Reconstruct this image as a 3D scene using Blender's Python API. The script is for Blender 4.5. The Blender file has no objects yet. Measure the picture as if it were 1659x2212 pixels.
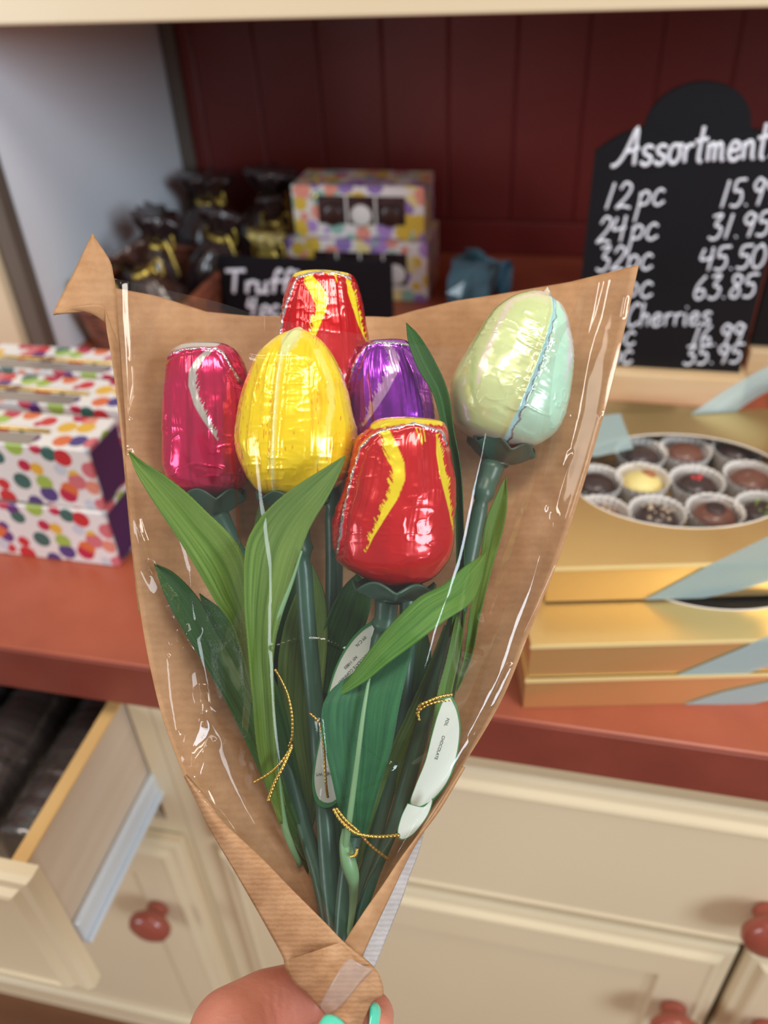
import bpy, bmesh, math, random
import numpy as np
from mathutils import Vector, Matrix

random.seed(4)
RNG = np.random.default_rng(7)
SC = bpy.context.scene
COL = SC.collection

# ------------------------------------------------------------------ camera
ZC = 0.86                                   # height of the countertop
CAM = np.array([0.0, 0.0, ZC + 0.45])
FPX, CX, CY = 1739.1, 829.5, 1106.0         # focal length in pixels of the 1659x2212 frame
PITCH, ROLL, YAW = 0.645412, -0.050609, -0.241264


def cam_rows():
    p, r, y = PITCH, ROLL, YAW
    f = np.array([math.sin(y) * math.cos(p), math.cos(y) * math.cos(p), -math.sin(p)])
    rt = np.array([math.cos(y), -math.sin(y), 0.0])
    up = np.cross(rt, f)
    rt2 = math.cos(r) * rt + math.sin(r) * up
    up2 = -math.sin(r) * rt + math.cos(r) * up
    return np.array([rt2, -up2, f])


ROT = cam_rows()                            # rows: right, down, forward
cam_data = bpy.data.cameras.new('camera')
cam_ob = bpy.data.objects.new('camera', cam_data)
COL.objects.link(cam_ob)
mw = Matrix.Identity(4)
for i in range(3):
    mw[i][0] = ROT[0][i]
    mw[i][1] = -ROT[1][i]
    mw[i][2] = -ROT[2][i]
    mw[i][3] = CAM[i]
cam_ob.matrix_world = mw
cam_data.sensor_fit = 'AUTO'
cam_data.sensor_width = 36.0
cam_data.lens = FPX / 2212.0 * 36.0
cam_data.clip_start = 0.02
cam_data.dof.use_dof = True
cam_data.dof.focus_distance = 0.315
cam_data.dof.aperture_fstop = 7.0           # about the 4 mm opening of a phone lens
SC.camera = cam_ob

# ------------------------------------------------------------------ world, lights, exposure
SC.view_settings.view_transform = 'Standard'
SC.view_settings.look = 'None'
SC.view_settings.gamma = 1.0
SC.view_settings.use_curve_mapping = False
SC.view_settings.exposure = 0.0
SC.cycles.use_denoising = True
SC.cycles.max_bounces = 10
SC.cycles.transparent_max_bounces = 24
SC.cycles.caustics_reflective = False
SC.cycles.caustics_refractive = False
SC.cycles.sample_clamp_indirect = 6.0

world = bpy.data.worlds.new('shop_world')
SC.world = world
world.use_nodes = True
wn = world.node_tree
bg = wn.nodes['Background']
bg.inputs['Color'].default_value = (1.0, 0.95, 0.90, 1)
bg.inputs['Strength'].default_value = 0.30


def area_light(name, loc, target, sx, sy, power, color):
    d = bpy.data.lights.new(name, 'AREA')
    d.shape = 'RECTANGLE'
    d.size, d.size_y = sx, sy
    d.energy = power
    d.color = color
    o = bpy.data.objects.new(name, d)
    COL.objects.link(o)
    o.location = loc
    v = Vector(target) - Vector(loc)
    o.rotation_euler = v.to_track_quat('-Z', 'Y').to_euler()
    return o


area_light('shop_window_light', (2.3, -1.5, 2.2), (0.0, 0.4, 1.0), 0.95, 1.4, 74, (0.78, 0.90, 1.0))
area_light('shop_door_light', (-2.2, -1.5, 1.5), (-0.1, 0.5, 0.95), 0.7, 1.3, 24, (0.86, 0.93, 1.0))
area_light('ceiling_lamp_light', (0.35, 0.0, 2.75), (0.1, 0.3, 0.9), 1.0, 0.3, 17, (1.0, 0.92, 0.82))
area_light('ceiling_lamp_light_rear', (-0.9, 0.0, 2.75), (-0.3, 0.5, 0.9), 1.2, 0.4, 9, (1.0, 0.91, 0.80))


# ------------------------------------------------------------------ helpers
def lin(r, g, b):
    out = []
    for c in (r, g, b):
        c = c / 255.0
        out.append(c / 12.92 if c <= 0.04045 else ((c + 0.055) / 1.055) ** 2.4)
    return np.array(out)


def ray(px, py):
    return ROT.T @ np.array([(px - CX) / FPX, (py - CY) / FPX, 1.0])


def on_z(px, py, z):
    d = ray(px, py)
    return CAM + d * ((z - CAM[2]) / d[2])


def on_y(px, py, y):
    d = ray(px, py)
    return CAM + d * ((y - CAM[1]) / d[1])


def P(px, py, d):
    """a point seen in direction (px, py), d metres in front of the lens"""
    px, py, d = np.broadcast_arrays(np.asarray(px, float), np.asarray(py, float), np.asarray(d, float))
    v = np.stack([(px - CX) * d / FPX, (py - CY) * d / FPX, d], -1)
    return CAM + v @ ROT


def S(vec):
    """camera-parallel offset (right, down, away) to a world offset"""
    return np.asarray(vec, float) @ ROT


def vnoise(x, y, seed=0):
    x = np.asarray(x, float)
    y = np.asarray(y, float)
    xi = np.floor(x).astype(np.int64)
    yi = np.floor(y).astype(np.int64)
    xf, yf = x - xi, y - yi
    u = xf * xf * (3 - 2 * xf)
    v = yf * yf * (3 - 2 * yf)

    def h(a, b):
        n = (a * 374761393 + b * 668265263 + seed * 1442695041) & 0xFFFFFFFF
        n = ((n ^ (n >> 13)) * 1274126177) & 0xFFFFFFFF
        n = n ^ (n >> 16)
        return (n & 0xFFFF) / 32767.5 - 1.0
    return ((h(xi, yi) * (1 - u) + h(xi + 1, yi) * u) * (1 - v)
            + (h(xi, yi + 1) * (1 - u) + h(xi + 1, yi + 1) * u) * v)


def sstep(a, b, x):
    t = np.clip((x - a) / (b - a), 0, 1)
    return t * t * (3 - 2 * t)


def stripe(px, py, pts):
    """signed distance to a line whose half width varies: pts are (x, y, half width)"""
    best = np.full(np.shape(px), 1e9)
    for (x0, y0, w0), (x1, y1, w1) in zip(pts[:-1], pts[1:]):
        dx, dy = x1 - x0, y1 - y0
        t = np.clip(((px - x0) * dx + (py - y0) * dy) / (dx * dx + dy * dy), 0, 1)
        d = np.hypot(px - x0 - t * dx, py - y0 - t * dy) - (w0 + (w1 - w0) * t)
        best = np.minimum(best, d)
    return best


def side_of(px, py, pts):
    """-1 left, +1 right of a line drawn downwards through the picture"""
    ys = np.array([p[1] for p in pts], float)
    xs_ = np.array([p[0] for p in pts], float)
    return np.sign(px - np.interp(py, ys, xs_))


def catmull(pts, n):
    p = np.asarray(pts, float)
    if len(p) == 2:
        t = np.linspace(0, 1, n)[:, None]
        return p[0] * (1 - t) + p[1] * t
    q = np.vstack([2 * p[0] - p[1], p, 2 * p[-1] - p[-2]])
    seg = np.linalg.norm(np.diff(p[:, :2] if p.shape[1] > 1 else p, axis=0), axis=1) + 1e-9
    cum = np.concatenate([[0], np.cumsum(seg)])
    u = np.linspace(0, cum[-1], n)
    i = np.clip(np.searchsorted(cum, u, side='right') - 1, 0, len(p) - 2)
    t = ((u - cum[i]) / seg[i])[:, None]
    a, b, c, d = q[i], q[i + 1], q[i + 2], q[i + 3]
    return 0.5 * (2 * b + (c - a) * t + (2 * a - 5 * b + 4 * c - d) * t ** 2 + (3 * b - a - 3 * c + d) * t ** 3)


def wloc(o):
    v = Vector((0, 0, 0))
    while o is not None:
        v = v + o.location
        o = o.parent
    return v


def mesh(name, verts, faces, mat, parent=None, loc=None, smooth=True, color=None, uv=None, origin=None):
    """one mesh object; verts are world points"""
    v = np.asarray(verts, float)
    if parent is not None:
        base = np.array(wloc(parent))
    elif origin is not None:
        base = np.array(origin, float)
    else:
        base = np.array([v[:, 0].mean(), v[:, 1].mean(), v[:, 2].min()])
    me = bpy.data.meshes.new(name)
    me.from_pydata([tuple(q) for q in (v - base)], [], [tuple(int(i) for i in f) for f in faces])
    if smooth:
        me.polygons.foreach_set('use_smooth', [True] * len(me.polygons))
    if color is not None:
        a = me.color_attributes.new('tint', 'FLOAT_COLOR', 'POINT')
        a.data.foreach_set('color', np.asarray(color, np.float32).ravel())
    if uv is not None:
        lay = me.uv_layers.new(name='UVMap')
        li = np.empty(len(me.loops), np.int32)
        me.loops.foreach_get('vertex_index', li)
        lay.data.foreach_set('uv', np.asarray(uv, np.float32)[li].ravel())
    me.update()
    if mat is not None:
        me.materials.append(mat)
    o = bpy.data.objects.new(name, me)
    COL.objects.link(o)
    if parent is not None:
        o.parent = parent
    else:
        o.location = tuple(base)
    return o


def grid_faces(n, m, wrap=False):
    f = []
    for i in range(n - 1):
        for j in range(m if wrap else m - 1):
            a, b = i * m + j, i * m + (j + 1) % m
            f.append((a, b, b + m, a + m))
    return f


def thing(name, label, cat, loc, group=None):
    o = bpy.data.objects.new(name, None)
    o.empty_display_size = 0.02
    COL.objects.link(o)
    o.location = tuple(float(c) for c in loc)
    tag(o, label, cat, group)
    return o


def tag(o, label, cat, group=None):
    o['label'] = label
    o['category'] = cat
    if group:
        o['group'] = group
    return o


def structure(o):
    o['kind'] = 'structure'
    return o


class MB:
    """collects shapes into one mesh"""

    def __init__(self):
        self.v, self.f = [], []

    def add(self, verts, faces):
        n = len(self.v)
        self.v += [tuple(p) for p in verts]
        self.f += [tuple(i + n for i in q) for q in faces]
        return self

    def box(self, x0, x1, y0, y1, z0, z1, bevel=0.0, seg=2, xf=None):
        bm = bmesh.new()
        bmesh.ops.create_cube(bm, size=1.0)
        for v in bm.verts:
            v.co = Vector(((x0 + x1) / 2 + v.co.x * (x1 - x0), (y0 + y1) / 2 + v.co.y * (y1 - y0),
                           (z0 + z1) / 2 + v.co.z * (z1 - z0)))
        if bevel > 0:
            bmesh.ops.bevel(bm, geom=list(bm.edges), offset=bevel, segments=seg, affect='EDGES', profile=0.5)
        bm.verts.index_update()
        vs = [v.co.copy() for v in bm.verts]
        if xf is not None:
            vs = [xf @ v for v in vs]
        self.add(vs, [[v.index for v in f.verts] for f in bm.faces])
        bm.free()
        return self

    def tube(self, pts, rad, n=10, cap=True):
        p = np.asarray(pts, float)
        rad = np.broadcast_to(np.asarray(rad, float), (len(p),))
        t = np.gradient(p, axis=0)
        t /= np.linalg.norm(t, axis=1)[:, None] + 1e-12
        ref = np.array([0, 0, 1.0]) if abs(t[0][2]) < 0.9 else np.array([1.0, 0, 0])
        a = np.cross(t[0], ref)
        a /= np.linalg.norm(a)
        ring = []
        for i in range(len(p)):
            a = a - t[i] * np.dot(a, t[i])
            a /= np.linalg.norm(a) + 1e-12
            b = np.cross(t[i], a)
            for k in range(n):
                w = 2 * math.pi * k / n
                ring.append(p[i] + rad[i] * (math.cos(w) * a + math.sin(w) * b))
        f = grid_faces(len(p), n, True)
        if cap:
            f.append(tuple(range(n))[::-1])
            f.append(tuple((len(p) - 1) * n + k for k in range(n)))
        return self.add(ring, f)

    def lathe(self, prof, centre, n=24, axis=(0, 0, 1), wob=None):
        ax = np.array(axis, float)
        ax /= np.linalg.norm(ax)
        ref = np.array([1.0, 0, 0]) if abs(ax[0]) < 0.9 else np.array([0, 1.0, 0])
        a = np.cross(ax, ref)
        a /= np.linalg.norm(a)
        b = np.cross(ax, a)
        c = np.array(centre, float)
        vs = []
        for r, h in prof:
            for k in range(n):
                w = 2 * math.pi * k / n
                rr = r * (1 + (wob(k / n, h) if wob else 0))
                vs.append(c + ax * h + rr * (math.cos(w) * a + math.sin(w) * b))
        f = grid_faces(len(prof), n, True)
        f.append(tuple(range(n))[::-1])
        f.append(tuple((len(prof) - 1) * n + k for k in range(n)))
        return self.add(vs, f)

    def build(self, name, mat, parent=None, smooth=False, **k):
        return mesh(name, self.v, self.f, mat, parent, smooth=smooth, **k)


# ------------------------------------------------------------------ materials
def principled(name, rgb=(128, 128, 128), rough=0.5, metal=0.0, coat=0.0, coat_rough=0.05, spec=0.5, **k):
    m = bpy.data.materials.new(name)
    m.use_nodes = True
    b = m.node_tree.nodes['Principled BSDF']
    b.inputs['Base Color'].default_value = (*lin(*rgb), 1)
    b.inputs['Roughness'].default_value = rough
    b.inputs['Metallic'].default_value = metal
    b.inputs['Coat Weight'].default_value = coat
    b.inputs['Coat Roughness'].default_value = coat_rough
    b.inputs['Specular IOR Level'].default_value = spec
    for kk, vv in k.items():
        b.inputs[kk].default_value = vv
    return m


def node(m, kind, **inp):
    n = m.node_tree.nodes.new(kind)
    for k, v in inp.items():
        if k in n.inputs:
            n.inputs[k].default_value = v
        else:
            setattr(n, k, v)
    return n


def link(m, a, ao, b, bi):
    m.node_tree.links.new(a.outputs[ao], b.inputs[bi])


def mottled(name, c1, c2, scale=8.0, detail=6.0, rough=0.5, bump=0.0, bump_scale=60.0, stretch=(1, 1, 1), lo=0.35, hi=0.65, **k):
    """two colours mixed by noise, with an optional fine bump"""
    m = principled(name, c1, rough, **k)
    b = m.node_tree.nodes['Principled BSDF']
    tc = node(m, 'ShaderNodeTexCoord')
    mp = node(m, 'ShaderNodeMapping')
    mp.inputs['Scale'].default_value = stretch
    link(m, tc, 'Object', mp, 'Vector')
    nz = node(m, 'ShaderNodeTexNoise', Scale=scale, Detail=detail)
    link(m, mp, 'Vector', nz, 'Vector')
    cr = node(m, 'ShaderNodeValToRGB')
    cr.color_ramp.elements[0].color = (*lin(*c1), 1)
    cr.color_ramp.elements[1].color = (*lin(*c2), 1)
    cr.color_ramp.elements[0].position = lo
    cr.color_ramp.elements[1].position = hi
    link(m, nz, 'Fac', cr, 'Fac')
    link(m, cr, 'Color', b, 'Base Color')
    if bump:
        n2 = node(m, 'ShaderNodeTexNoise', Scale=bump_scale, Detail=4.0)
        link(m, mp, 'Vector', n2, 'Vector')
        bp = node(m, 'ShaderNodeBump', Strength=bump, Distance=0.001)
        link(m, n2, 'Fac', bp, 'Height')
        link(m, bp, 'Normal', b, 'Normal')
    return m


def dotted(name, base, cols, scale, thr):
    """paper printed with round blobs of many colours"""
    m = principled(name, base, 0.35, coat=0.3)
    b = m.node_tree.nodes['Principled BSDF']
    tc = node(m, 'ShaderNodeTexCoord')
    vo = node(m, 'ShaderNodeTexVoronoi', Scale=scale, Randomness=0.85)
    link(m, tc, 'Object', vo, 'Vector')
    sep = node(m, 'ShaderNodeSeparateColor')
    link(m, vo, 'Color', sep, 'Color')
    cr = node(m, 'ShaderNodeValToRGB')
    cr.color_ramp.interpolation = 'CONSTANT'
    e = cr.color_ramp.elements
    e[0].color = (*lin(*cols[0]), 1)
    e[1].position = 1.0 / len(cols)
    e[1].color = (*lin(*cols[1]), 1)
    for i in range(2, len(cols)):
        q = e.new(i / len(cols))
        q.color = (*lin(*cols[i]), 1)
    link(m, sep, 'Red', cr, 'Fac')
    lt = node(m, 'ShaderNodeMath', operation='LESS_THAN')
    lt.inputs[1].default_value = thr
    link(m, vo, 'Distance', lt, 0)
    mx = node(m, 'ShaderNodeMix', data_type='RGBA')
    mx.inputs[6].default_value = (*lin(*base), 1)
    m.node_tree.links.new(lt.outputs[0], mx.inputs[0])
    m.node_tree.links.new(cr.outputs['Color'], mx.inputs[7])
    m.node_tree.links.new(mx.outputs[2], b.inputs['Base Color'])
    return m


def clear_film(name, tint=(1, 1, 1), boost=1.0, rough=0.04, haze=0.03, base=0.03, bump=0.0, body=(0.8, 0.8, 0.82)):
    m = bpy.data.materials.new(name)
    m.use_nodes = True
    nt = m.node_tree
    nt.nodes.remove(nt.nodes['Principled BSDF'])
    out = nt.nodes['Material Output']
    tr = node(m, 'ShaderNodeBsdfTransparent')
    tr.inputs['Color'].default_value = (*tint, 1)
    df = node(m, 'ShaderNodeBsdfDiffuse')
    df.inputs['Color'].default_value = (*body, 1)
    gl = node(m, 'ShaderNodeBsdfGlossy', Roughness=rough)
    # thin sheet: the same reflection from both sides, rising towards grazing view
    fr = node(m, 'ShaderNodeLayerWeight', Blend=0.5)
    pw = node(m, 'ShaderNodeMath', operation='POWER')
    pw.inputs[1].default_value = 4.0
    link(m, fr, 'Facing', pw, 0)
    mu = node(m, 'ShaderNodeMath', operation='MULTIPLY_ADD')
    mu.inputs[1].default_value = 0.45 * boost
    mu.inputs[2].default_value = base
    mu.use_clamp = True
    link(m, pw, 0, mu, 0)
    m1 = node(m, 'ShaderNodeMixShader')
    m1.inputs[0].default_value = haze
    link(m, tr, 0, m1, 1)
    link(m, df, 0, m1, 2)
    m2 = node(m, 'ShaderNodeMixShader')
    link(m, mu, 0, m2, 0)
    link(m, m1, 0, m2, 1)
    link(m, gl, 0, m2, 2)
    nt.links.new(m2.outputs[0], out.inputs['Surface'])
    if bump:
        tc = node(m, 'ShaderNodeTexCoord')
        nz = node(m, 'ShaderNodeTexNoise', Scale=90.0, Detail=2.0)
        link(m, tc, 'Object', nz, 'Vector')
        bp = node(m, 'ShaderNodeBump', Strength=bump, Distance=0.001)
        link(m, nz, 'Fac', bp, 'Height')
        for g in (gl, fr):
            link(m, bp, 'Normal', g, 'Normal')
    return m


def foil(name, rough=0.2, coat=0.7, crinkle=0.25, scale=260.0):
    m = principled(name, (200, 200, 200), rough, 0.5, coat, 0.06)
    b = m.node_tree.nodes['Principled BSDF']
    at = node(m, 'ShaderNodeAttribute', attribute_name='tint')
    link(m, at, 'Color', b, 'Base Color')
    link(m, at, 'Alpha', b, 'Metallic')
    tc = node(m, 'ShaderNodeTexCoord')
    nz = node(m, 'ShaderNodeTexNoise', Scale=scale, Detail=3.0)
    link(m, tc, 'Object', nz, 'Vector')
    bp = node(m, 'ShaderNodeBump', Strength=crinkle, Distance=0.0006)
    link(m, nz, 'Fac', bp, 'Height')
    link(m, bp, 'Normal', b, 'Normal')
    link(m, bp, 'Normal', b, 'Coat Normal')
    return m


def leaf_mat(name, c1, c2, rough=0.4):
    """woven green fabric with veins running along the leaf (UV: across, along)"""
    m = principled(name, c1, rough, spec=0.4)
    b = m.node_tree.nodes['Principled BSDF']
    uv = node(m, 'ShaderNodeUVMap')
    mp = node(m, 'ShaderNodeMapping')
    mp.inputs['Scale'].default_value = (9, 1.6, 1)
    link(m, uv, 0, mp, 'Vector')
    nz = node(m, 'ShaderNodeTexNoise', Scale=1.5, Detail=5.0)
    link(m, mp, 'Vector', nz, 'Vector')
    cr = node(m, 'ShaderNodeValToRGB')
    cr.color_ramp.elements[0].color = (*lin(*c1), 1)
    cr.color_ramp.elements[1].color = (*lin(*c2), 1)
    cr.color_ramp.elements[0].position = 0.32
    cr.color_ramp.elements[1].position = 0.70
    link(m, nz, 'Fac', cr, 'Fac')
    tc = node(m, 'ShaderNodeUVMap', uv_map='weave')
    w1 = node(m, 'ShaderNodeTexWave', Scale=640.0, bands_direction='X')
    link(m, tc, 0, w1, 'Vector')
    mp2 = node(m, 'ShaderNodeMapping')
    link(m, tc, 0, mp2, 'Vector')
    w2 = node(m, 'ShaderNodeTexWave', Scale=640.0, bands_direction='Y')
    link(m, mp2, 'Vector', w2, 'Vector')
    mu = node(m, 'ShaderNodeMath', operation='MULTIPLY')
    link(m, w1, 'Fac', mu, 0)
    link(m, w2, 'Fac', mu, 1)
    bp = node(m, 'ShaderNodeBump', Strength=0.30, Distance=0.0005)
    link(m, mu, 0, bp, 'Height')
    link(m, bp, 'Normal', b, 'Normal')
    mx = node(m, 'ShaderNodeMix', data_type='RGBA', blend_type='SOFT_LIGHT')
    mx.inputs[0].default_value = 0.6
    m.node_tree.links.new(cr.outputs['Color'], mx.inputs[6])
    m.node_tree.links.new(mu.outputs[0], mx.inputs[7])
    m.node_tree.links.new(mx.outputs[2], b.inputs['Base Color'])
    tl = node(m, 'ShaderNodeBsdfTranslucent')
    m.node_tree.links.new(mx.outputs[2], tl.inputs['Color'])
    ms = node(m, 'ShaderNodeMixShader')
    ms.inputs[0].default_value = 0.25
    link(m, b, 0, ms, 1)
    link(m, tl, 0, ms, 2)
    m.node_tree.links.new(ms.outputs[0], m.node_tree.nodes['Material Output'].inputs['Surface'])
    return m


def kraft(name, c1, c2, ribs=900.0, bump=0.25, ribmix=0.07):
    """brown wrapping paper: fibres and fine laid ribs (UV in metres)"""
    m = principled(name, c1, 0.62, spec=0.25)
    b = m.node_tree.nodes['Principled BSDF']
    uv = node(m, 'ShaderNodeUVMap')
    nz = node(m, 'ShaderNodeTexNoise', Scale=90.0, Detail=7.0, Roughness=0.65)
    link(m, uv, 0, nz, 'Vector')
    wv = node(m, 'ShaderNodeTexWave', Scale=ribs / 20.0 * 2, Distortion=3.5, Detail=3.0, bands_direction='Y')
    wv.inputs['Detail Scale'].default_value = 2.5
    link(m, uv, 0, wv, 'Vector')
    ad = node(m, 'ShaderNodeMath', operation='MULTIPLY_ADD')
    ad.inputs[1].default_value = ribmix
    link(m, wv, 'Fac', ad, 0)
    link(m, nz, 'Fac', ad, 2)
    cr = node(m, 'ShaderNodeValToRGB')
    cr.color_ramp.elements[0].color = (*lin(*c1), 1)
    cr.color_ramp.elements[1].color = (*lin(*c2), 1)
    cr.color_ramp.elements[0].position = 0.36
    cr.color_ramp.elements[1].position = 0.86
    link(m, ad, 0, cr, 'Fac')
    link(m, cr, 'Color', b, 'Base Color')
    bp = node(m, 'ShaderNodeBump', Strength=bump, Distance=0.0004)
    link(m, ad, 0, bp, 'Height')
    link(m, bp, 'Normal', b, 'Normal')
    return m


M_cream = mottled('cream_paint', (225, 205, 170), (230, 211, 177), 3.0, 2.0, 0.32, 0.05, 40, spec=0.5)
M_white = mottled('white_paint', (222, 228, 236), (228, 233, 240), 3.0, 2.0, 0.4, 0.04, 40)
M_redpaint = mottled('dark_red_paint', (98, 27, 22), (106, 31, 26), 5.0, 3.0, 0.42, 0.05, 50)
M_trim_gap = mottled('trim_and_gap_shade', (92, 82, 74), (104, 92, 82), 6.0, 3.0, 0.5)  # corner moulding, and the shade in the gap beside the side panel
M_dark = principled('dark_gap', (48, 38, 32), 0.7)
M_gap_shade = principled('cabinet_inside_shade', (40, 30, 24), 0.8)  # dark colour standing in for shade inside the cabinets
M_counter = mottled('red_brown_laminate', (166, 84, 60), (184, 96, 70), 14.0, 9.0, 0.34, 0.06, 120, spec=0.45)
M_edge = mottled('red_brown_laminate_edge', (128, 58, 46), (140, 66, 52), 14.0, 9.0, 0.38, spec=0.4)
M_floor = mottled('brown_wood_floor', (126, 82, 56), (150, 102, 70), 3.0, 6.0, 0.5, stretch=(1, 8, 1))
M_wall = mottled('plain_wall', (214, 205, 190), (220, 211, 196), 3.0, 2.0, 0.8)
M_wood = mottled('pale_wood', (222, 184, 136), (232, 200, 156), 6.0, 6.0, 0.5, stretch=(1, 8, 8))
M_maple = mottled('maple_drawer_side', (206, 184, 160), (216, 196, 174), 6.0, 6.0, 0.5, stretch=(8, 1, 8))
M_maple_edge = mottled('maple_edge', (222, 178, 112), (230, 190, 128), 6.0, 6.0, 0.5, stretch=(8, 1, 8))
M_rail = principled('white_steel_rail', (214, 222, 230), 0.3, 0.2)
M_knob = mottled('brown_red_knob', (150, 72, 58), (158, 78, 62), 20.0, 3.0, 0.28, coat=0.3)
M_board = mottled('chalkboard_black', (11, 11, 17), (15, 15, 21), 10.0, 4.0, 0.55, spec=0.25)
M_chalk = principled('white_chalk_paint', (232, 232, 240), 0.7)
M_gold = mottled('gold_card', (238, 200, 134), (243, 207, 143), 5.0, 3.0, 0.30, metal=0.8)
M_gold_edge = principled('gold_card_edge', (250, 224, 160), 0.35, 0.3)
M_silver_edge = principled('pale_card_edge', (236, 226, 214), 0.4, 0.1)
M_cord = principled('gold_thread', (214, 176, 84), 0.25, 0.95)
M_choc = mottled('dark_chocolate', (52, 30, 26), (62, 36, 30), 30.0, 4.0, 0.35, coat=0.2)
M_milk = mottled('milk_chocolate', (112, 64, 46), (124, 72, 52), 30.0, 4.0, 0.38, coat=0.2)
M_whitechoc = mottled('white_chocolate', (246, 228, 150), (240, 214, 130), 30.0, 4.0, 0.4)
M_papercup = principled('white_paper_cup', (226, 218, 210), 0.7)
M_purple = mottled('purple_card', (66, 44, 92), (72, 48, 98), 8.0, 3.0, 0.4)
M_organza = clear_film('pale_blue_organza', (0.84, 0.91, 0.90), 0.3, 0.4, 0.42, 0.04, body=(0.62, 0.76, 0.76))
M_window = clear_film('box_window_film', (0.98, 0.98, 0.98), 0.8, 0.05, 0.02, 0.01)
M_pack = clear_film('wrapper_film', (0.86, 0.86, 0.86), 1.6, 0.18, 0.05, 0.20, 1.0)
M_wicker = mottled('copper_wicker', (150, 84, 58), (92, 48, 34), 60.0, 3.0, 0.45, 0.8, 90)
M_bag = mottled('dark_chocolate_bag', (44, 32, 34), (70, 54, 54), 40.0, 5.0, 0.22, 0.6, 70, coat=0.6)
M_bag2 = mottled('brown_chocolate_bag', (70, 46, 38), (40, 28, 28), 40.0, 5.0, 0.22, 0.6, 70, coat=0.6)
M_bagcream = mottled('cream_chocolate_bag', (214, 196, 120), (160, 138, 70), 26.0, 5.0, 0.25, 0.5, 70, coat=0.5)
M_bluebag = mottled('blue_cellophane', (96, 158, 182), (70, 128, 156), 26.0, 5.0, 0.2, 0.5, 60, coat=0.5)
M_goldrib = principled('gold_ribbon', (226, 196, 96), 0.28, 0.6)
M_dots = dotted('dotted_gift_paper', (244, 240, 240),
                [(214, 52, 60), (104, 54, 130), (236, 150, 130), (60, 110, 104), (240, 190, 70), (220, 120, 130),
                 (170, 200, 90), (86, 70, 140), (200, 40, 80), (214, 220, 232), (232, 120, 70)], 62.0, 0.50)
M_floral = dotted('floral_gift_paper', (232, 222, 216),
                  [(224, 186, 70), (150, 120, 180), (232, 150, 130), (150, 186, 170), (236, 214, 150), (180, 140, 200)], 48.0, 0.58)
M_foil = foil('painted_foil', 0.24, 0.75, 0.08)
M_foil_bright = foil('metallic_foil', 0.20, 0.6, 0.08)
M_stem = mottled('green_plastic_stem', (54, 88, 72), (62, 98, 78), 30.0, 3.0, 0.35, 0.1, 300)
M_calyx = mottled('dark_green_calyx', (44, 76, 62), (52, 86, 68), 30.0, 3.0, 0.38, 0.1, 300)
M_leaf_olive = leaf_mat('olive_leaf_fabric', (92, 130, 42), (142, 170, 84))
M_leaf_dark = leaf_mat('dark_leaf_fabric', (34, 88, 32), (70, 126, 52))
M_leaf_teal = leaf_mat('teal_leaf_fabric', (30, 104, 66), (64, 140, 84))
M_leaf_fresh = leaf_mat('fresh_leaf_fabric', (70, 132, 40), (122, 170, 66))
M_rib = mottled('pale_leaf_rib', (110, 150, 104), (124, 162, 116), 30, 3, 0.4)
M_kraft = kraft('kraft_paper', (168, 123, 84), (197, 152, 111), bump=0.12)
M_kraft_rib = kraft('ribbed_kraft_paper', (160, 115, 78), (196, 152, 112), 1500.0, 0.22, 0.16)
M_kraft_back = kraft('pale_reverse_of_paper', (168, 160, 156), (198, 190, 186), 1500.0, 0.25, 0.2)
M_film = clear_film('cellophane', (0.985, 0.98, 0.975), 1.0, 0.045, 0.008, 0.048)
M_tape = clear_film('clear_tape', (0.97, 0.96, 0.95), 1.0, 0.25, 0.10, 0.03)
M_card = principled('white_tag_card', (214, 220, 208), 0.4, coat=0.2)
M_cardgreen = principled('green_tag_border', (60, 130, 74), 0.4)
M_ink = principled('black_ink', (40, 44, 44), 0.6)
M_skin = mottled('skin', (192, 118, 96), (206, 134, 112), 40.0, 5.0, 0.45, 0.25, 420, **{
    'Subsurface Weight': 0.15, 'Subsurface Radius': (0.006, 0.002, 0.001), 'Subsurface Scale': 0.5})
M_nail = principled('mint_nail_polish', (92, 212, 178), 0.2, coat=0.8)
M_ring = mottled('dark_glitter_ring', (50, 44, 52), (150, 140, 150), 900.0, 2.0, 0.25, metal=0.8)

# ------------------------------------------------------------------ room
structure(MB().box(-2.6, 2.6, -3.0, 1.6, -0.06, 0.0).build('floor', M_floor))
structure(MB().box(-2.6, 2.6, 1.42, 1.5, 0.0, 2.8).build('wall_back', M_wall))

YE, YF, YB = 0.3606, 0.377, 1.2845           # counter edge, cabinet face, hutch back

# ------------------------------------------------------------------ countertop
ct = thing('countertop', 'red-brown laminate countertop running under the boxes and signs', 'countertop', (0, 0.8, ZC - 0.045))
MB().box(-1.3, 1.1, YE + 0.002, 1.41, ZC - 0.045, ZC, 0.002).build('counter_surface', M_counter, ct)
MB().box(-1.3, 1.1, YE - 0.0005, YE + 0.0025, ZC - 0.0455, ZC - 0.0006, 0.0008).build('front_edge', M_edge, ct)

# ------------------------------------------------------------------ display hutch on the counter
hu = thing('display_hutch', 'cream and dark red display hutch standing on the countertop', 'shelf unit', (0, 1.0, ZC))
vs, fs = [], []
xs = [-0.64]
x = -0.575
while x < 1.05:
    xs += [x - 0.0035, x, x + 0.0035]
    x += 0.0965
xs.append(1.05)
for i, xx in enumerate(xs):
    dy = 0.003 if (i - 2) % 3 == 0 and 0 < i < len(xs) - 1 else 0.0
    vs += [(xx, YB + dy, ZC), (xx, YB + dy, ZC + 0.62)]
n = len(xs)
for i, xx in enumerate(xs):
    vs += [(xx, YB + 0.014, ZC), (xx, YB + 0.014, ZC + 0.62)]
for i in range(n - 1):
    fs.append((2 * i, 2 * i + 2, 2 * i + 3, 2 * i + 1))
    a = 2 * n
    fs.append((a + 2 * i, a + 2 * i + 1, a + 2 * i + 3, a + 2 * i + 2))
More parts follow.
